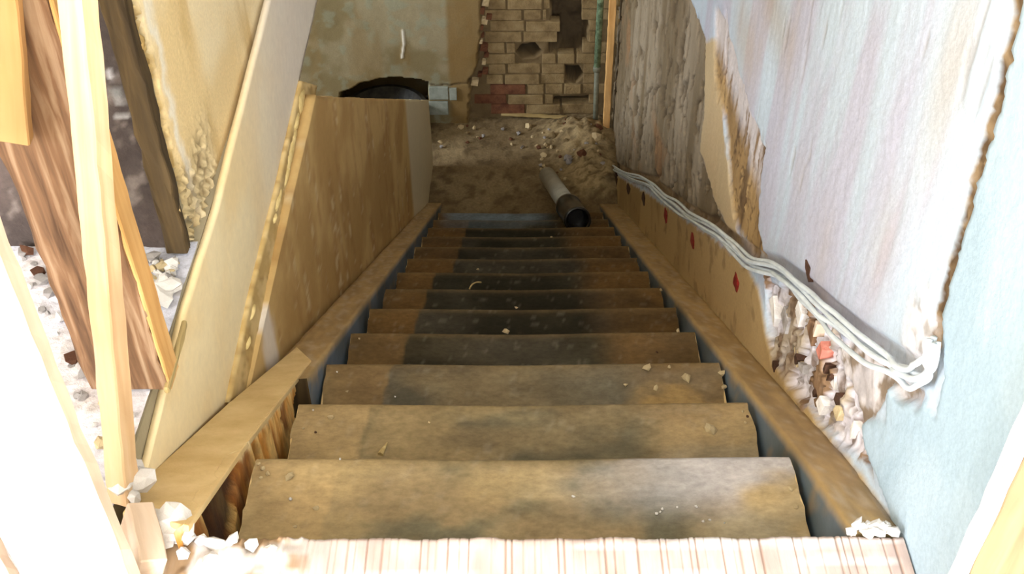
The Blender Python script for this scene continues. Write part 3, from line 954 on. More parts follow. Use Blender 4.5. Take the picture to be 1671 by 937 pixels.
# stringers: boards that follow the slope, top edge just proud of the nosings
def stringer_part(name, y0, y1, xi0, xi1, xo0, xo1, h, depth, plumb=True):
    """inner face, top and near end as coloured surfaces: xi inner x at both ends, xo outer x"""
    n = 200
    t = np.linspace(0, 1, n); yy = y0 + (y1 - y0) * t
    ztop = zn(yy) + h / math.cos(SL) - 0.016 * (1 - ss(0.0, 0.25, yy))
    xi = xi0 + (xi1 - xi0) * t; xo = xo0 + (xo1 - xo0) * t
    ring = []
    m = 14
    for j in range(m + 1):      # inner face, bottom to top
        ring.append((0, -depth + depth * j / m, 0))
    for j in range(1, 9):       # top, inner to outer
        ring.append((j / 8, 0, 1))
    ring.append((1, -depth, 2))
    P = np.zeros((n, len(ring), 3)); Cc = np.zeros((n, len(ring), 3))
    for j, (f, dz, kind) in enumerate(ring):
        x = xi + (xo - xi) * f
        if kind == 1 or (kind == 0 and dz > -1e-6):
            nz = (fbm(yy * 20, np.full(n, f * 4.0), 201) - .5) * .005
        else:
            nz = 0
        P[:, j, 0] = x; P[:, j, 1] = yy; P[:, j, 2] = ztop + dz + nz
        a = fbm(yy * 6, np.full(n, (dz * 8 + f * 3)), 203); a2 = fbm(yy * 30, np.full(n, (dz * 30 + f * 12)), 204)
        paint = mix(rgb(104, 120, 136), rgb(84, 96, 104), ss(.35, .65, a)); dust = mix(rgb(178, 148, 100), rgb(156, 128, 86), ss(.35, .65, a))
        if kind == 0:
            edge_w = ss(-.016, -.002, np.full(n, dz) + (a2 - .5) * .012)
            Cc[:, j] = mix(paint, dust, np.maximum(edge_w, ss(.62, .72, a2) * .5))
        else:
            Cc[:, j] = mix(dust, rgb(190, 172, 150), ss(.55, .7, a2) * .5)
    o = grid_obj(name, P, Cc, M['stringer'], stair, flip=(xo0 > xi0), smooth=False)
    mesh_obj('stringer_end', [tuple(q) for q in P[0]], [tuple(range(len(ring)))], M['ledge'] if xo0 > xi0 else M['wood_dark'], o)
    return o


s_r = stringer_part('stringer', 0.012, NSTEP * G + .02, 0.4275, 0.4425, 0.492, 0.545, 0.003, 0.34)
s_r['label'] = 'blue grey painted right stringer with a dusty top edge'
s_l = stringer_part('stringer', 0.655, NSTEP * G + .02, -0.426, -0.392, -0.512, -0.465, 0.014, 0.34)
s_l['label'] = 'blue grey painted left stringer cut off short at its upper end'

# upper left stringer: bared rotten wood
n, m = 110, 44
yy = np.linspace(-0.03, 0.635, n); vv = np.linspace(0, 1, m)
YY, VV = np.meshgrid(yy, vv, indexing='ij')
zt = zn(YY) + 0.022; ZZ = zt - 0.34 * (1 - VV)
fib = fbm(YY * 60 + VV * 2, ZZ * 7, 211); fib2 = fbm(YY * 25, ZZ * 6, 212); bb = fbm(YY * 9, ZZ * 9, 213)
C = mix(rgb(222, 154, 70), rgb(240, 196, 120), ss(.35, .65, fib)); C = mix(C, rgb(140, 80, 32), ss(.54, .70, fib2) * .85)
C = mix(C, rgb(52, 32, 20), ss(.56, .66, bb) * .9)
p_ = onx(350, 830, -.44); dk_ = np.exp(-((YY - p_.y) / .035) ** 2 - ((ZZ - p_.z) / .16) ** 2); C = mix(C, rgb(48, 26, 14), ss(.4, .7, dk_ * (.5 + fib)))
C = mix(C, rgb(240, 216, 164), ss(.92, .99, VV + .05 * (fib - .5)) * .9)
XX = -0.447 + 0.012 * (fib - .5) - 0.014 * ss(.4, .7, dk_) - 0.012 * ss(.56, .66, bb)
s_u = grid_obj('stringer', np.stack([XX, YY, ZZ], -1), C, M['rot_v'], stair, flip=True)
s_u['label'] = 'orange brown rotten wood of the upper left stringer'
# capping ledge over it
ul = [onslope(200, 836, .018), onslope(240, 778, .018), onslope(375, 656, .018), onslope(484, 566, .018), onslope(508, 588, .018), onslope(400, 727, .018), onslope(308, 858, .018)]
M['ledge_v'] = M['ledge']
capo = prism('ledge_cap', ul, SN * -0.010, M['ledge'], stair, bevel=0.002)
capo['label'] = 'dusty tan capping board on the upper left stringer'

# ------------------------------------------------------------------ scored landing board at the head of the stairs
bx_l, bx_r = onz(268, 880, 0.0).x, onz(1474, 880, 0.0).x
X0 = np.linspace(bx_l, bx_r, 1500)
rk = random.Random(5)
groove = np.zeros_like(X0)
x = bx_l + .16
while x < bx_r:
    wdt = rk.uniform(.0008, .0018); dep = rk.choice([.3, .5, 1, 1, .8])
    groove = np.maximum(groove, dep * np.exp(-((X0 - x) / wdt) ** 2))
    x += rk.choice([.008, .010, .012, .015, .018, .022, .03])
ys = np.concatenate([[-.22], np.linspace(-.215, -.008, 26), [-.004, -.0005, 0.001, 0.0]])
zp = np.concatenate([[0.0], np.zeros(26), [-.001, -.004, -.012, -.035]])
XX, YY = np.meshgrid(X0, ys, indexing='ij'); ZZ = np.repeat(zp[None, :], len(X0), 0)
lw = fbm(XX * 30, YY * 12, 221); rag = (fbm(XX * 40, XX * 0, 222) - .5) * .007
gm = groove[:, None] * ss(.2, .45, fbm(XX * 4, YY * 9, 223))
tr = fbm(XX * 5, YY * 70, 224)
C = mix(rgb(168, 149, 141), rgb(186, 168, 160), ss(.35, .65, lw)); C = mix(C, rgb(206, 200, 200), ss(.6, .7, tr) * .7)
left = 1 - ss(bx_l + .14, bx_l + .24, XX + .06 * (lw - .5))
C = mix(C, mix(rgb(196, 188, 184), rgb(150, 122, 92), ss(.5, .62, fbm(XX * 24, YY * 24, 225))), left)
C = mix(C, rgb(138, 102, 78), gm * .6 * (1 - left))
ZZ = ZZ - .0022 * gm + left * .008 * ss(.4, .6, fbm(XX * 26, YY * 26, 226))
YY = YY + rag * (YY > -.01)
lb = grid_obj('landing_board', np.stack([XX, YY, ZZ + .002], -1), C, M['board_v'], flip=False)
tag(lb, 'pale wooden edge board scored with many cross cuts at the head of the stairs', 'board')

# ------------------------------------------------------------------ plasterboard lining left of the stairs
def yzpoly(name, pts_px, X0, thick, mat, lab=None, cat=None):
    pts = [onx(a, b, X0) for a, b in pts_px]
    return prism(name, pts, (-thick, 0, 0), mat, None)


pv = M['panel_v']
def sheet(name, P, C, thick, nrm):
    """a board: front heightfield plus a back and edges"""
    o = grid_obj(name, P, C, pv)
    md = o.modifiers.new('thickness', 'SOLIDIFY'); md.thickness = thick; md.offset = -1.0
    return o


def interp_edge(pts, n):
    """n points evenly spread along a polyline"""
    pts = [Vector(p) for p in pts]
    L = [0]
    for a, b in zip(pts, pts[1:]): L.append(L[-1] + (b - a).length)
    out = []
    for i in range(n):
        s = L[-1] * i / (n - 1)
        for j in range(len(pts) - 1):
            if s <= L[j + 1] + 1e-9:
                f = (s - L[j]) / max(L[j + 1] - L[j], 1e-9); out.append(pts[j].lerp(pts[j + 1], f)); break
    return out


def ruled(e0, e1, nu, nv):
    a = interp_edge(e0, nu); b = interp_edge(e1, nu)
    P = np.zeros((nu, nv, 3))
    for i in range(nu):
        for j in range(nv):
            P[i, j] = a[i].lerp(b[i], j / (nv - 1))
    return P


F1X = -0.549
# upper strip: lines the floor edge, level top, foot following the stringer
top = [onx(238, 777, F1X), onx(305, 500, F1X), onx(355, 340, F1X), onx(440, 0, F1X), onx(470, -120, F1X)]
bot = [onx(240, 779, F1X), onx(374, 657, F1X), onx(408, 490, F1X), onx(518, 0, F1X), onx(545, -120, F1X)]
P = ruled(bot, top, 120, 24)
n1 = fbm(P[..., 1] * 6, P[..., 2] * 6, 301); n2 = fbm(P[..., 1] * 40, P[..., 2] * 40, 302)
C = mix(rgb(240, 214, 162), rgb(244, 224, 180), ss(.35, .65, n1)); C = mix(C, rgb(226, 220, 218), ss(.75, 1.6, P[..., 1]) * .7)
P[..., 0] += .003 * (n1 - .5)
strip = sheet('plasterboard_strip', P, C, .012, None)
tag(strip, 'smooth cream plasterboard strip lining the floor edge above the stairs', 'plasterboard')

# taped joint batten with plaster dabs
BX = -0.541
e0 = [onx(374, 657, BX), onx(408, 490, BX), onx(450, 320, BX), onx(492, 132, BX)]
e1 = [onx(408, 645, BX), onx(438, 490, BX), onx(480, 320, BX), onx(518, 140, BX)]
P = ruled(e1, e0, 90, 9)
n1 = fbm(P[..., 1] * 20, P[..., 2] * 20, 311); n2 = fbm(P[..., 1] * 60, P[..., 2] * 60, 312)
C = mix(rgb(196, 164, 104), rgb(216, 188, 132), ss(.4, .6, n1)); C = mix(C, rgb(156, 124, 72), ss(.6, .75, n2) * .6)
P[..., 0] += .004 * (n2 - .5)
batten = empty('joint_batten', tuple(onx(400, 640, BX)), 'tan joint strip with plaster dabs below the cream plasterboard', 'batten')
bs = grid_obj('strip', P, C, pv, batten); md = bs.modifiers.new('thickness', 'SOLIDIFY'); md.thickness = .012; md.offset = -1
for (a, b, ww, hh) in ((492, 165, 12, 30), (484, 200, 10, 18), (478, 232, 16, 18), (474, 255, 18, 22), (468, 285, 14, 12), (454, 327, 14, 12), (448, 356, 6, 8), (412, 508, 10, 9), (404, 560, 8, 8), (410, 620, 10, 8)):
    c = onx(a, b, BX); e = onx(a + ww / 2, b, BX); f = onx(a, b + hh / 2, BX)
    hw = (e - c).length; hh_ = (f - c).length
    V, F = [], []
    for r_ in range(4):
        fr = [1, .75, .4, 0][r_]; hgt = [-.002, .003, .005, .006][r_]
        for q in range(10):
            t = 2 * math.pi * q / 10; rr = fr * (1 + .2 * math.sin(3 * t + a))
            V.append((BX + hgt, c.y + hw * rr * math.cos(t), c.z + hh_ * rr * math.sin(t)))
    for r_ in range(3):
        for q in range(10):
            F.append((r_ * 10 + q, r_ * 10 + (q + 1) % 10, (r_ + 1) * 10 + (q + 1) % 10, (r_ + 1) * 10 + q))
    mesh_obj('plaster_dab', V, F, M['glue'], batten, smooth=True)

# lower panel, a solid balustrade: its head runs parallel to the stairs
def pxl(px):
    """wall line drifts in towards the foot of the stairs"""
    return px


def lower_pt(a, b):
    # plane from x=-0.536 at y=.6 to x=-0.462 at y=3.8
    x = -.52
    for _ in range(12):
        p = onx(a, b, x); x = -0.536 + (p.y - .6) * (0.074 / 3.2)
    return onx(a, b, x)


bot = [lower_pt(a, b) for a, b in ((400, 652), (412, 640), (484, 563), (520, 525), (573, 468), (621, 423), (680, 365), (714, 327))]
top = [lower_pt(a, b) for a, b in ((410, 600), (430, 500), (516, 152), (517, 160), (560, 163), (620, 165), (660, 164), (700, 163))]
top = [lower_pt(*q) for q in ((405, 640), (516, 150), (518, 158), (700, 164))]
NU = 150
# parametrise by y so that the sheet stays straight
ya = min(bot[0].y, top[0].y); yb = bot[-1].y
yt0 = lower_pt(516, 150)
def top_z(y):
    # near edge follows the joint strip, then the head falls with the stairs
    pts = [(p.y, p.z) for p in top]
    return np.interp(y, [q[0] for q in pts], [q[1] for q in pts])
def bot_z(y):
    pts = [(p.y, p.z) for p in bot]
    return np.interp(y, [q[0] for q in pts], [q[1] for q in pts]) - .03
yv = np.linspace(ya, top[-1].y, NU); vv = np.linspace(0, 1, 60)
Yq, Vq = np.meshgrid(yv, vv, indexing='ij')
zt = top_z(Yq) + (fbm(Yq * 40, Yq * 0, 321) - .5) * .012 * (Yq > yt0.y); zb = bot_z(Yq)
Zq = zb + (zt - zb) * Vq
n1 = fbm(Yq * 5, Zq * 5, 322); n2 = fbm(Yq * 24, Zq * 6, 323); n3 = fbm(Yq * 50, Zq * 50, 324)
C = mix(rgb(178, 142, 86), rgb(202, 168, 110), ss(.35, .65, n1)); C = mix(C, rgb(156, 114, 62), ss(.52, .70, n2) * .5); C = mix(C, rgb(232, 214, 172), ss(.62, .75, n2 * .6 + n3 * .4) * .5)
pb = lower_pt(440, 560); C = mix(C, rgb(226, 216, 204), ss(.4, .6, np.exp(-((Yq - pb.y) / .06) ** 2 - ((Zq - pb.z) / .12) ** 2)) * .8)
pe = lower_pt(668, 250); C = mix(C, rgb(216, 206, 176), ss(pe.y - .05, pe.y + .05, Yq) * .85)  # far end lightened: daylight on it put into the colour
Xq = -0.536 + (Yq - .6) * (0.074 / 3.2) + .006 * (n1 - .5)
pan = grid_obj('sheet', np.stack([Xq, Yq, Zq], -1), C, pv, None)
md = pan.modifiers.new('thickness', 'SOLIDIFY'); md.thickness = .03; md.offset = -1
pan.name = 'plasterboard_sheet'
tag(pan, 'tan stained plasterboard panel forming a low side wall down the left of the stairs', 'plasterboard')

# ------------------------------------------------------------------ timbers of the temporary railing
def T(name, a, b, face, wd, th, mat, label, cat='timber', group=None, **kw):
    return tag(timber(name, a, b, face, wd, th, mat, **kw), label, cat, group)


# brown weathered post with a fresh orange edge
pB0 = onz(145, 640, 0); pB1 = onz(275, 637, 0)
bw = pB1.x - pB0.x; bc = (pB0.x + pB1.x) / 2
T('timber_post', (bc, pB0.y + .028, 0.0), (bc - .01, pB0.y + .028, 1.7), (0, -1, 0), bw, .05, M['wood_brown'], 'wide weathered brown post behind the slender pale post', seed=1, wear=.003)
post = [q for q in COL.objects if q.name == 'timber_post'][0]
e = timber('edge_strip', (pB1.x + .002, pB0.y + .028, .0), (pB1.x - .008, pB0.y + .028, 1.7), (1, 0, 0), .05, .006, M['wood_orange'], seed=2)
mw = e.matrix_basis.copy()
e.parent = post
e.matrix_basis = post.matrix_basis.inverted() @ mw
e['label'] = 'fresh orange edge of the post'

# slender pale post leaning away
f0 = onz(203, 815, 0.0); f1_ = CAM + ray(128, 0) * 1.24
d_ = (f1_ - f0)
T('timber_post', f0, f0 + d_ * 1.5, (-.3, -.95, .1), .031, .031, M['wood_post'], 'slender pale square post at the top left corner of the stairs', seed=3)

# orange board nailed across the brown post
yb_ = pB0.y - .012
p0 = ony(52, 232, yb_); p1 = ony(34, 0, yb_)
dr = (p1 - p0).normalized(); sd_v = Vector((-dr.z, 0, dr.x)) * 1
if sd_v.x > 0: sd_v = -sd_v
T('timber_board', p0 + sd_v * .06, p0 + sd_v * .06 + dr * .7, (0, -1, 0), .12, .022, M['wood_amber'], 'bright orange board end nailed to the brown post at the upper left', 'board', seed=4)

# broad pale board at the lower left, nearest the camera
T('timber_board', (-0.524, -0.128, -0.01), (-0.530, -0.128, 1.15), (0, -1, 0), .125, .025, M['wood_pale'], 'broad pale upright board at the lower left, nearest of the timbers', 'board', seed=5)
T('timber_board', (-0.655, -0.09, -0.01), (-0.665, -0.09, 1.1), (0, -1, 0), .05, .02, M['wood_pale'], 'narrow pale upright board at the lower left edge behind the broad one', 'board', seed=6)
# pale block beside its foot
pb0 = onz(224, 838, .03); pb1 = onz(246, 935, .03)
T('wood_block', pb0, pb1, (0.5, 0, 1), .035, .045, M['wood_pale'], 'short pale wood block at the foot of the broad pale board', 'block', seed=7)
# right corner board; a white strip stands in for daylight on its edge
cb = T('timber_board', (0.541, -0.166, -0.01), (0.549, -0.166, 2.38), (0, -1, 0), .13, .028, M['wood_jamb'], 'upright board with its edge coloured as daylit at the near end of the right wall', 'board', seed=8)
ce = timber('edge_strip', (0.472, -0.166, -0.01), (0.480, -0.166, 2.38), (-1, 0, 0), .030, .006, M['white_lump'], seed=18)
mw_ = ce.matrix_basis.copy(); ce.parent = cb; ce.matrix_basis = cb.matrix_basis.inverted() @ mw_
ce['label'] = 'edge of the board coloured pale for daylight'
# dark stud at the end of the partition
T('wall_stud', (-0.588, .592, 0.0), (-0.578, .592, 2.3), (0, -1, 0), .036, .026, M['wood_dark'], 'dark old stud at the crumbling end of the cream plaster wall', 'stud', seed=9, wear=.003)
# tan stick by the panel foot
a_ = onz(300, 520, .02); b2_ = onz(272, 640, .01)
T('wood_batten', (a_.x, a_.y, .012), (b2_.x, b2_.y, .012), (0, 0, 1), .008, .012, M['wood_stick'], 'thin tan batten lying beside the top of the cream plasterboard', 'batten', seed=10)

# far: orange stud, pipes, stick on the landing
bs_ = onz(985, 213, ZL)
tp_ = ony(993, 0, bs_.y)
T('wall_stud', (bs_.x + .012, bs_.y, ZL), (bs_.x + .012 + (tp_.x - bs_.x - .0) * .6, bs_.y, -0.9), (0, -1, 0), .036, .045, M['wood_orange'], 'thin orange stud standing at the far end of the right wall', 'stud', seed=11)
gp = ony(974, 112, YF - .03); g0 = ony(970, 200, YF - .03)
V, F = tube_vf([(gp.x, YF - .03, -1.0), (gp.x, YF - .03, gp.z - .0)], .018, 12)
vp = empty('vertical_pipe', (gp.x, YF - .03, ZL), 'mottled green and grey pipe running down beside the orange stud', 'pipe')
mesh_obj('pipe_upper', V, F, M['copper'], vp, smooth=True)
V, F = tube_vf([(gp.x, YF - .03, gp.z), (g0.x + .005, YF - .03, ZL + .005)], .014, 12); mesh_obj('pipe_lower', V, F, M['grey_pipe'], vp, smooth=True)
V, F = tube_vf([(gp.x, YF - .03, gp.z + .015), (gp.x, YF - .03, gp.z - .015)], .021, 12); mesh_obj('coupling', V, F, M['grey_pipe'], vp, smooth=True)
s0 = onz(818, 186, ZL + .03); s1_ = onz(925, 192, ZL + .03)
T('wood_stick', s0, s1_, (0, 0, 1), .022, .014, M['wood_stick'], 'pale stick lying along the foot of the bared brick', 'stick', seed=12, wear=.002)

# ------------------------------------------------------------------ drain pipe with a black socket lying down the last steps
far = onz(893, 286, ZL + .052)
near_ = CAM + ray(943, 360) * 5.02
ax = (far - near_); Lp = ax.length; ax.normalize()
dp = empty('drain_pipe', tuple(far), 'grey drain pipe with a black rubber socket lying on the lowest steps', 'pipe')
V, F = lathe_vf(near_, ax, [(.20, .030), (.20, .044), (Lp, .044), (Lp, .039), (.25, .039)]); mesh_obj('pipe', V, F, M['steel'], dp, smooth=False)
for p in dp.children: p.data.polygons.foreach_set('use_smooth', [True] * len(p.data.polygons))
V, F = lathe_vf(near_, ax, [(.10, .040), (.008, .046), (.0, .050), (.0, .058), (.006, .061), (.03, .061), (.034, .058), (.26, .058), (.265, .061), (.30, .061), (.305, .056), (.31, .045)])
so = mesh_obj('socket', V, F, M['rubber'], dp, smooth=True); so['label'] = 'black rubber socket'
V, F = lathe_vf(near_, ax, [(.10, .0), (.10, .041)]); mesh_obj('inner_disc', V, F, M['rubber'], so if False else dp)

# ------------------------------------------------------------------ black tub in the arched recess
tc_ = ony(630, 172, YF - .02)
tub = empty('black_tub', (tc_.x, YF - .03, ZL), 'round black tub set in the arched recess behind the tan panel', 'tub')
hz = tc_.z - ZL
V, F = lathe_vf((tc_.x, YF - .03, ZL), (0, 0, 1), [(0.0, 0.0), (0.0, .17), (hz - .03, .215), (hz - .03, .235), (hz, .235), (hz, .212), (.02, .165), (.02, 0)], 40)
mesh_obj('shell', V, F, M['tub'], tub, smooth=False)
for ang in (0.3, 3.4):
    cx, cy = tc_.x + .236 * math.cos(ang), YF - .03 + .236 * math.sin(ang)
    pts = [(cx + .0, cy - .05, ZL + hz - .015), (cx + .03 * math.cos(ang), cy - .03, ZL + hz - .01), (cx + .03 * math.cos(ang), cy + .03, ZL + hz - .01), (cx, cy + .05, ZL + hz - .015)]
    V, F = tube_vf(pts, .008, 8); mesh_obj('handle', V, F, M['tub'], tub, smooth=True)

# ------------------------------------------------------------------ cables along the right wall
def catmull(P, n):
    out = []
    P = [P[0]] + P + [P[-1]]
    for i in range(1, len(P) - 2):
        for k in range(n):
            t = k / n
            p0, p1, p2, p3 = P[i - 1], P[i], P[i + 1], P[i + 2]
            out.append(0.5 * ((2 * p1) + (p2 - p0) * t + (2 * p0 - 5 * p1 + 4 * p2 - p3) * t * t + (3 * p1 - p0 - 3 * p2 + p3) * t ** 3))
    out.append(P[-2])
    return out


base = catmull([onw(a, b, .008) for a, b in CABLE_PX], 8)
names = ['topmost light grey cable of the bundle along the right wall', 'second light grey cable from the top of the bundle along the right wall',
         'third light grey cable from the top of the bundle along the right wall', 'lowest light grey cable of the bundle along the right wall']
N = len(base)
for c in range(4):
    pts = []
    for i, p in enumerate(base):
        t = i / N
        off = (1.5 - c) * 0.0075 * (0.75 + 0.6 * vn(np.array([i * .11]), np.array([c * 3.3]), 401)[0])
        off += (vn(np.array([i * .16]), np.array([c * 7.7]), 402)[0] - .5) * 0.014
        dx = .004 + (0.007 if (c % 2 == (i // 18) % 2) else 0.0) + (vn(np.array([i * .2]), np.array([c * 5.1]), 403)[0]) * .006
        d = (base[min(i + 1, N - 1)] - base[max(i - 1, 0)]).normalized()
        s = Vector((0, -d.z, d.y))
        if s.z < 0 and t < .8: s = -s
        if t >= .8: s = Vector((0, -d.z, d.y)); s = s if s.dot(Vector((0, 1, .5))) > 0 else -s
        pts.append(Vector((wallx(p.y) - .002 - dx - .004, p.y, p.z)) + s * off)
    # smooth
    for _ in range(3):
        pts = [pts[0]] + [(pts[i - 1] + pts[i] * 2 + pts[i + 1]) / 4 for i in range(1, len(pts) - 1)] + [pts[-1]]
    V, F = tube_vf(pts, .0043, 8)
    o = mesh_obj('cable', V, F, M['cable'], smooth=True)
    tag(o, names[c], 'cable', 'grey cables along the right wall')

# ------------------------------------------------------------------ loose rubble and crumbs
def lump_mesh(seed, flat=.7, sub=1):
    bm = bmesh.new(); bmesh.ops.create_icosphere(bm, subdivisions=sub, radius=1.0)
    r_ = random.Random(seed)
    ph = [r_.uniform(0, 6.28) for _ in range(6)]
    for v in bm.verts:
        c = v.co
        k = 1 + .22 * math.sin(3 * c.x + ph[0]) + .2 * math.sin(4 * c.y + ph[1]) + .16 * math.sin(5 * c.z + ph[2]) + r_.uniform(-.14, .14)
        v.co = Vector((c.x * k, c.y * k * .8, c.z * k * flat))
    zmin = min(v.co.z for v in bm.verts)
    for v in bm.verts: v.co.z -= zmin
    me = bpy.data.meshes.new('lump'); bm.to_mesh(me); bm.free()
    return me


LUMP = {}
def lump(name, p, size, matn, label, cat, group, flat=.7):
    key = (matn, random.randrange(5), flat)
    if key not in LUMP:
        me = lump_mesh(hash(key[1]) % 97 + len(LUMP), flat, 1 if size < .02 else 2); me.materials.append(M[matn]); LUMP[key] = me
    o = bpy.data.objects.new(name, LUMP[key]); link(o)
    o.location = p; o.scale = (size * random.uniform(.8, 1.2), size * random.uniform(.8, 1.2), size)
    o.rotation_euler = (0, 0, random.uniform(0, 6.28))
    return tag(o, label, cat, group)


ORD = ['', 'first', 'second', 'third', 'fourth', 'fifth', 'sixth', 'seventh', 'eighth', 'ninth', 'tenth', 'eleventh', 'twelfth', 'thirteenth']
def crumb(a, b, k, size_px, matn='tan_lump', flat=.7):
    z = tz(k)
    p = onz(a, b, z)
    d = (p - CAM).length
    s = size_px / 2 / FPX * d
    lump('plaster_crumb', (p.x, p.y, z - .001), s, matn, '%s %s crumb on the %s tread from the top' % ('tiny' if size_px < 8 else 'thumbnail sized', {'tan_lump': 'tan plaster', 'white_lump': 'white plaster', 'dark_chip': 'dark brown'}[matn], ORD[k]), 'crumb', 'crumbs on the %s tread' % ORD[k], flat)


for (a, b, s, m) in ((428, 766, 9, 'tan_lump'), (437, 774, 11, 'tan_lump'), (426, 780, 7, 'tan_lump'), (473, 780, 16, 'tan_lump'), (422, 758, 6, 'tan_lump'), (474, 816, 8, 'white_lump'), (516, 830, 9, 'tan_lump'), (482, 860, 7, 'tan_lump'), (555, 750, 5, 'white_lump'),
                     (936, 812, 7, 'white_lump'), (1071, 840, 7, 'white_lump'), (1081, 832, 7, 'white_lump'), (1077, 837, 5, 'white_lump'), (1136, 828, 7, 'white_lump'), (1147, 852, 7, 'white_lump'), (1158, 850, 6, 'white_lump'), (1105, 828, 4, 'white_lump'), (1182, 854, 4, 'white_lump'), (1290, 800, 9, 'tan_lump'), (1298, 830, 8, 'tan_lump')):
    crumb(a, b, 1, s, m)
for (a, b, s, m) in ((540, 682, 10, 'tan_lump'), (511, 670, 4, 'white_lump'), (495, 700, 5, 'tan_lump'), (515, 706, 5, 'dark_chip'), (1158, 702, 22, 'tan_lump'), (1212, 672, 5, 'tan_lump'), (1220, 680, 5, 'dark_chip'), (1216, 690, 6, 'tan_lump'), (700, 690, 4, 'tan_lump')):
    crumb(a, b, 2, s, m)
for (a, b, s, m) in ((645, 648, 4, 'white_lump'), (1120, 620, 18, 'tan_lump'), (1070, 636, 12, 'tan_lump'), (1054, 604, 14, 'tan_lump'), (1176, 612, 12, 'tan_lump'), (1182, 632, 10, 'tan_lump'), (566, 640, 5, 'tan_lump'), (550, 608, 4, 'white_lump'), (1020, 630, 8, 'tan_lump'), (1092, 600, 7, 'tan_lump')):
    crumb(a, b, 3, s, m)
for (a, b, s, m) in ((826, 543, 12, 'tan_lump'), (1106, 541, 10, 'tan_lump'), (586, 553, 4, 'tan_lump'), (1072, 575, 4, 'dark_chip'), (842, 503, 5, 'tan_lump')):
    crumb(a, b, 4 if b > 520 else 5, s, m)
crumb(1078, 474, 6, 7); crumb(780, 440, 8, 5); crumb(900, 387, 10, 4)

# a curl of wood shaving and a nail-like splinter on the treads
q = [onz(766, 472, tz(6) + .006), onz(770, 465, tz(6) + .012), onz(777, 461, tz(6) + .013), onz(785, 461, tz(6) + .006)]
V, F = tube_vf(catmull(q, 5), .0025, 6); tag(mesh_obj('wood_shaving', V, F, M['wood_stick'], smooth=True), 'thin pale curl of wood shaving on the sixth tread', 'shaving')
q = [onz(621, 742, tz(2) + .003), onz(632, 722, tz(2) + .004)]
V, F = tube_vf(q, [.006, .001], 6); tag(mesh_obj('wood_splinter', V, F, M['wood_stick']), 'pale wood splinter at the back of the second tread', 'splinter')

# rubble on the upper floor between the dark stud and the plasterboard
WORD = {'white_lump': 'white', 'tan_lump': 'tan', 'grey_lump': 'grey', 'brick_red': 'red brown', 'brick': 'buff'}
for i in range(34):
    a = random.uniform(240, 312); b = random.uniform(415, 470)
    p = onz(a, b, 0)
    p.x = min(p.x, -.588); p.y = min(p.y, .565)
    m = random.choice(['white_lump', 'white_lump', 'tan_lump', 'grey_lump'])
    lump('rubble_chunk', (p.x, p.y, -.006), random.uniform(.005, .013), m, '%s lump of broken plaster heaped at the foot of the dark stud' % WORD[m], 'rubble', '%s rubble under the dark stud' % WORD[m], .8)
for i, (a, b) in enumerate(((262, 462), (280, 470), (298, 462), (270, 485), (288, 490))):
    p = onz(a, b, 0); p.x = min(p.x, -.59)
    where = ('left end', 'middle', 'right end', 'lower left', 'lower right')[i]
    lump('rubble_chunk', (p.x, p.y, -.006), random.uniform(.018, .026), 'white_lump', 'large flat plaster chunk at the %s of the heap beside the cream plasterboard' % where, 'rubble', 'large chunks by the plasterboard', .35)
for i in range(26):
    t = random.random(); a = 12 + t * 125 + random.uniform(-12, 12); b = 330 + t * 300 + random.uniform(-40, 40)
    p = onz(a, b, 0)
    m = random.choice(['white_lump', 'grey_lump', 'brick_red', 'grey_lump'])
    lump('rubble_chunk', (p.x, p.y, -.006), random.uniform(.005, .014), m, '%s piece of rubble on the pale floor left of the brown post' % WORD[m], 'rubble', '%s rubble left of the brown post' % WORD[m], .7)
for i in range(14):
    p = onz(random.uniform(150, 240), random.uniform(655, 770), 0); p.x = min(p.x, -.575)
    m = random.choice(['white_lump', 'grey_lump', 'tan_lump'])
    lump('rubble_chunk', (p.x, p.y, -.006), random.uniform(.005, .012), m, '%s crumb of rubble on the floor beside the slender post' % WORD[m], 'rubble', '%s rubble by the slender post' % WORD[m], .7)
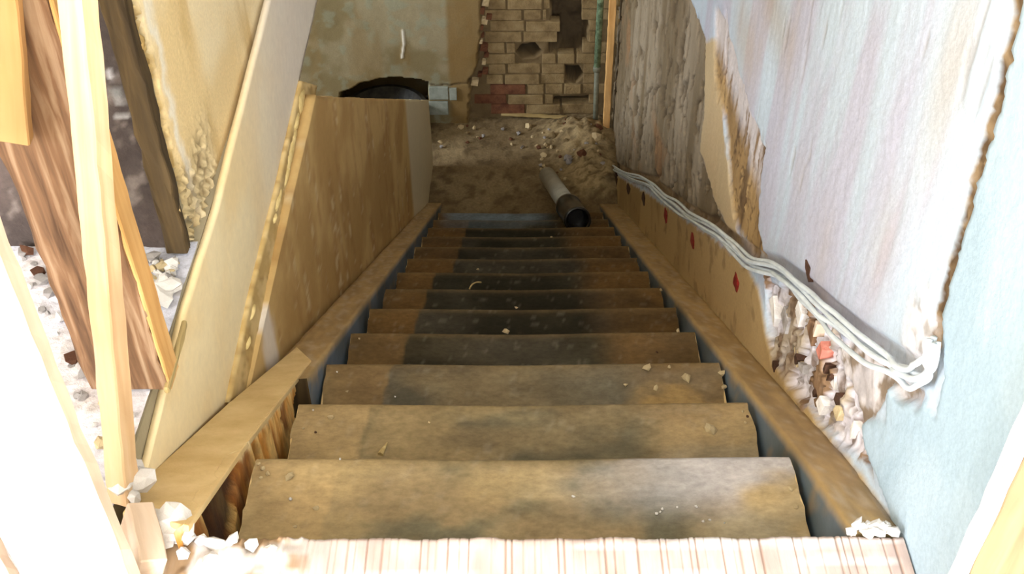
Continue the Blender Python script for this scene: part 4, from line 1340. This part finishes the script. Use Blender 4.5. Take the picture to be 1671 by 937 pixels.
# white plaster lumps at the foot of the slender post and on the landing board
for (a, b, s) in ((210, 772, .020), (222, 786, .022), (204, 796, .02), (214, 806, .016), (228, 770, .012)):
    p = onz(a, b, .012); lump('plaster_lump', (p.x, p.y, -.004), s, 'white_lump', 'white plaster lump packed round the foot of the slender post', 'plaster', 'plaster round the slender post', .9)
for (a, b, s) in ((262, 862, .026), (285, 868, .030), (304, 878, .018), (272, 886, .018), (330, 884, .012), (350, 890, .014), (380, 884, .012), (300, 905, .014), (410, 892, .014), (440, 900, .010), (345, 915, .013)):
    p = onz(a, b, .004); lump('plaster_lump', (p.x, p.y, .002), s, 'white_lump', ('largest white plaster lump on the left end of the scored edge board' if s == .030 else 'white plaster lump wedged against the short wood block' if s == .026 else ('medium' if s > .015 else 'small') + ' white plaster lump on the left end of the scored edge board'), 'plaster', 'plaster on the edge board', .55)
for i in range(24):
    a = random.uniform(1388, 1466); b = random.uniform(852, 872)
    p = onz(a, b, .004); lump('plaster_lump', (p.x, p.y, -.004), random.uniform(.006, .012), 'white_lump', 'white plaster crumb at the right end of the scored edge board', 'plaster', 'crumbs at the right end of the edge board', .6)
# rubble on the landing
for i in range(90):
    if i < 60:
        a = random.uniform(880, 985); b = random.triangular(196, 318, 215)
    else:
        a = random.uniform(715, 900); b = random.uniform(196, 240)
    p = onz(a, b, ZL + .02)
    if p.x > .52 or p.y > YF - .03: continue
    hp = float(0.075 * math.exp(-(((p.x - 0.42) / 0.14) ** 2 + ((p.y - 4.15) / 0.34) ** 2)) + 0.05 * math.exp(-(((p.x - 0.34) / 0.2) ** 2 + ((p.y - 4.52) / 0.16) ** 2)))
    big = i % 9 == 0
    m = random.choice(['tan_lump', 'tan_lump', 'grey_lump', 'brick_red', 'brick'])
    where = 'below the pale stick on the landing' if b < 205 else ('on the right of the landing' if a > 900 else 'on the left of the landing')
    sz = 'large' if big else 'small'
    lump('rubble_chunk', (p.x, p.y, ZL - .004 + hp * .8), random.uniform(.02, .034) if big else random.uniform(.007, .016), m, '%s %s piece of rubble %s' % (sz, WORD[m], where), 'rubble', '%s %s rubble %s' % (sz, WORD[m], where), .75)
